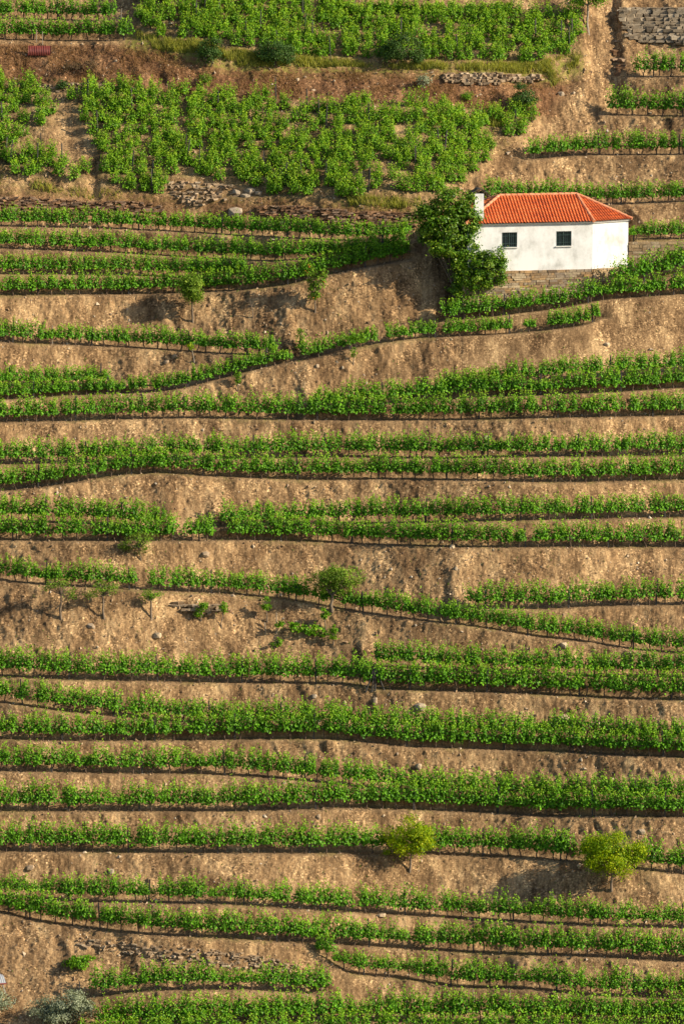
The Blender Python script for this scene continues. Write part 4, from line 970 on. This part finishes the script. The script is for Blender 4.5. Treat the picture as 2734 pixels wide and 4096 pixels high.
M_ROCKT = stone_mat('tan_rock', [(0.42,0.31,0.20),(0.50,0.40,0.28),(0.36,0.26,0.17)])
for i, (u, v, a, b_, lab, m) in enumerate((
    (940,848,64,42,'large pale boulder below the rubble heap', M_ROCK), (945,770,36,26,'left boulder of the cluster beside the rubble heap', M_ROCK), (1000,762,44,26,'middle boulder of the cluster beside the rubble heap', M_ROCK), (1035,772,30,20,'right boulder of the cluster beside the rubble heap', M_ROCK), (985,785,40,24,'front boulder of the cluster beside the rubble heap', M_ROCK),
    (364,2507,30,22,'pale flat stone on the bare middle bank', M_ROCK), (631,2542,34,28,'reddish flat slab on the bare middle bank', M_ROCKT), (1256,2787,24,22,'grey stone on the bank below the vine row with the braced post', M_ROCK),
    (1500,2805,22,34,'upright pale stone under the braced post', M_ROCKT), (1678,2830,44,34,'dark angular rock right of the braced post', M_ROCK), (2258,2875,52,30,'pale boulder beside a dark hole in the lower right bank', M_ROCKT), (2254,2582,32,28,'rounded tan stone below the descending vine row', M_ROCKT),
    (1808,2190,22,22,'white stone at the edge of the lower terrace', M_ROCKT), (1823,2275,18,20,'white stone on the bank right of the round tree', M_ROCKT), (823,2218,34,24,'flat slab under the terrace edge left of centre', M_ROCKT), (1674,3066,24,24,'pale stone on the bank above the doubled rows', M_ROCKT),
    (2566,3328,30,26,'grey stone above the larger yellow-green tree', M_ROCK), (1524,3662,46,18,'flat tan slab between two lower rows', M_ROCKT), (120,3472,34,22,'tan stone on the lower left bank', M_ROCKT), (445,3487,26,22,'grey slab on the lower left bank', M_ROCK),
    (1274,3270,22,28,'upright pale stone under the doubled rows near the centre', M_ROCKT), (697,1425,24,20,'tan stone below the row under the round tree', M_ROCKT), (665,1448,26,18,'pale flat stone near the citrus sapling', M_ROCKT), (1268,1466,16,20,'white stone below the gap in the slanting row', M_ROCKT), (1370,1470,12,14,'small white stone right of the gap in the slanting row', M_ROCKT),
    (2244,375,26,22,'grey stone on the slope beside the eroded gully', M_ROCK), (1190,318,16,14,'white stone on the red earth bank', M_ROCKT), (2426,1377,26,16,'tan stone on the bank under the house terrace', M_ROCKT))):
    rock(u, v, a, b_, lab, m, 500+i)

# ------------------------------------------------------------------ loose stuff: shale chips, grass, weeds
rs = np.random.default_rng(90)
N = 34000
u = rs.uniform(-350, PW+350, N); v = rs.uniform(-60, PH+60, N); x, t = on_plane(u, v)
den = fbm(x, t, 2.0, 91, 3); fl = np.zeros(N)
ok = (rs.random(N) < np.clip(0.55+den*1.3, 0.05, 1)); u, v, x, t = u[ok], v[ok], x[ok], t[ok]; N = len(u)
P = xyz(x, t, hsample(x, t)+0.01)
dx_ = (x > FA[0]-0.5) & (x < FC[0]+0.5) & (np.abs(t-HT) < 6); P = P[~dx_]; N = len(P)
base = np.array([[1, 0, 0], [-1, 0, 0], [0, 1, 0], [0, -1, 0], [0, 0, 1], [0, 0, -1]], float)
sz = 0.018+0.045*rs.power(0.5, (N, 1, 1))*0+0.02*rs.exponential(1.0, (N, 1, 1)); sz = np.clip(sz*1.15, 0.02, 0.15)
V = P[:, None]+base[None]*sz*rs.uniform(0.4, 1.3, (N, 6, 1))+rs.normal(0, 0.25, (N, 6, 3))*sz
F = np.array([[0, 2, 4], [2, 1, 4], [1, 3, 4], [3, 0, 4], [2, 0, 5], [1, 2, 5], [3, 1, 5], [0, 3, 5]])
M_CHIP = stone_mat('shale_chips', [(0.10,0.065,0.04),(0.26,0.16,0.09),(0.36,0.25,0.15),(0.55,0.45,0.33),(0.30,0.20,0.12),(0.62,0.54,0.44)])
link('shale_chips', mesh_np('shale_chips', V.reshape(-1, 3), [(F[None]+6*np.arange(N)[:, None, None]).reshape(-1, 3)], [M_CHIP]), kind='stuff', label='loose shale chips scattered over the earth banks', category='gravel')
def blades(name, polys, n_, mat, h=(0.12, 0.35), wd=0.02, label='', seed=1, clump=True, cat='grass'):
    r = np.random.default_rng(seed); U, Vv = [], []
    for poly, share in polys:
        us = [p[0] for p in poly]; vs = [p[1] for p in poly]; k = int(n_*share); a = r.uniform(min(us), max(us), k*4); b_ = r.uniform(min(vs), max(vs), k*4)
        ins = poly_in(poly, a, b_); a, b_ = a[ins][:k], b_[ins][:k]
        if clump:
            xx, tt_ = on_plane(a, b_); kk = fbm(xx, tt_, 1.4, 97, 3)+r.normal(0, .15, len(a)) > 0.0; a, b_ = a[kk], b_[kk]
        U.append(a); Vv.append(b_)
    U = np.concatenate(U); Vv = np.concatenate(Vv); x, t = on_plane(U, Vv); P = xyz(x, t, hsample(x, t)-0.02); n2 = len(P)
    hh = r.uniform(*h, n2); th_ = r.uniform(0, 2*math.pi, n2); ln = r.normal(0, 0.3, (n2, 2))
    d = np.stack([np.cos(th_), np.sin(th_), 0*th_], -1)*wd*r.uniform(.6, 1.4, (n2, 1)); top = P+np.stack([ln[:, 0]*hh, ln[:, 1]*hh, hh], -1)
    mid_ = (P*0.5+top*0.5)+np.stack([-ln[:, 0]*hh*.15, -ln[:, 1]*hh*.15, 0*hh], -1)
    V = np.stack([P-d, P+d, mid_+d*.8, top, mid_-d*.8], 1).reshape(-1, 3)
    link(name, mesh_np(name, V, [np.arange(5*n2).reshape(n2, 5)], [mat], fattr={'tip': r.uniform(0, .6, n2)}), kind='stuff', label=label, category=cat)
M_GRASS = leaf_mat('yellow_grass', (0.14, 0.20, 0.025), (0.36, 0.38, 0.06), (0.52, 0.46, 0.13), 0.4)
M_DRYG = leaf_mat('dry_red_grass', (0.13, 0.060, 0.024), (0.26, 0.135, 0.055), (0.36, 0.23, 0.10), 0.2)
M_WEED = leaf_mat('weed_leaves', (0.06, 0.11, 0.02), (0.13, 0.19, 0.035), (0.20, 0.25, 0.05), 0.3)
blades('grass', [([(540,115),(640,165),(800,178),(1000,225),(1400,250),(2150,266),(2290,220),(2330,195),(2310,275),(2230,300),(1900,288),(1400,272),(1100,268),(960,275),(880,225),(700,215),(560,190)], 0.62),
                 ([(2190,280),(2290,260),(2270,330),(2200,350)], 0.06), ([(1380,790),(1680,795),(1690,830),(1400,822)], 0.05), ([(0,705),(360,760),(640,785),(500,800),(0,740)], 0.03), ([(1650,460),(2050,470),(2000,510),(1700,500)], 0.10)],
       46000, M_GRASS, (0.18, 0.50), 0.018, 'yellow-green grass on the edges of the upper terraces', 3)
blades('dry_grass', [([(-200,190),(620,200),(900,290),(1500,290),(1780,340),(2160,345),(2260,330),(2160,460),(1900,430),(1400,410),(900,388),(640,360),(300,325),(-200,320)], 0.9), ([(-200,780),(640,800),(1660,815),(1660,850),(900,850),(-200,800)], 0.1)],
       30000, M_DRYG, (0.06, 0.26), 0.014, 'reddish dry grass on the bank between the vine blocks', 4, cat='dry grass')
# weeds at the vines' feet and on the banks
wd_polys = [([(-300,850),(PW+300,850),(PW+300,4150),(-300,4150)], 1.0)]
blades('weeds', wd_polys, 5000, M_WEED, (0.05, 0.2), 0.03, 'sparse green weeds along the terraces', 5, cat='weeds')
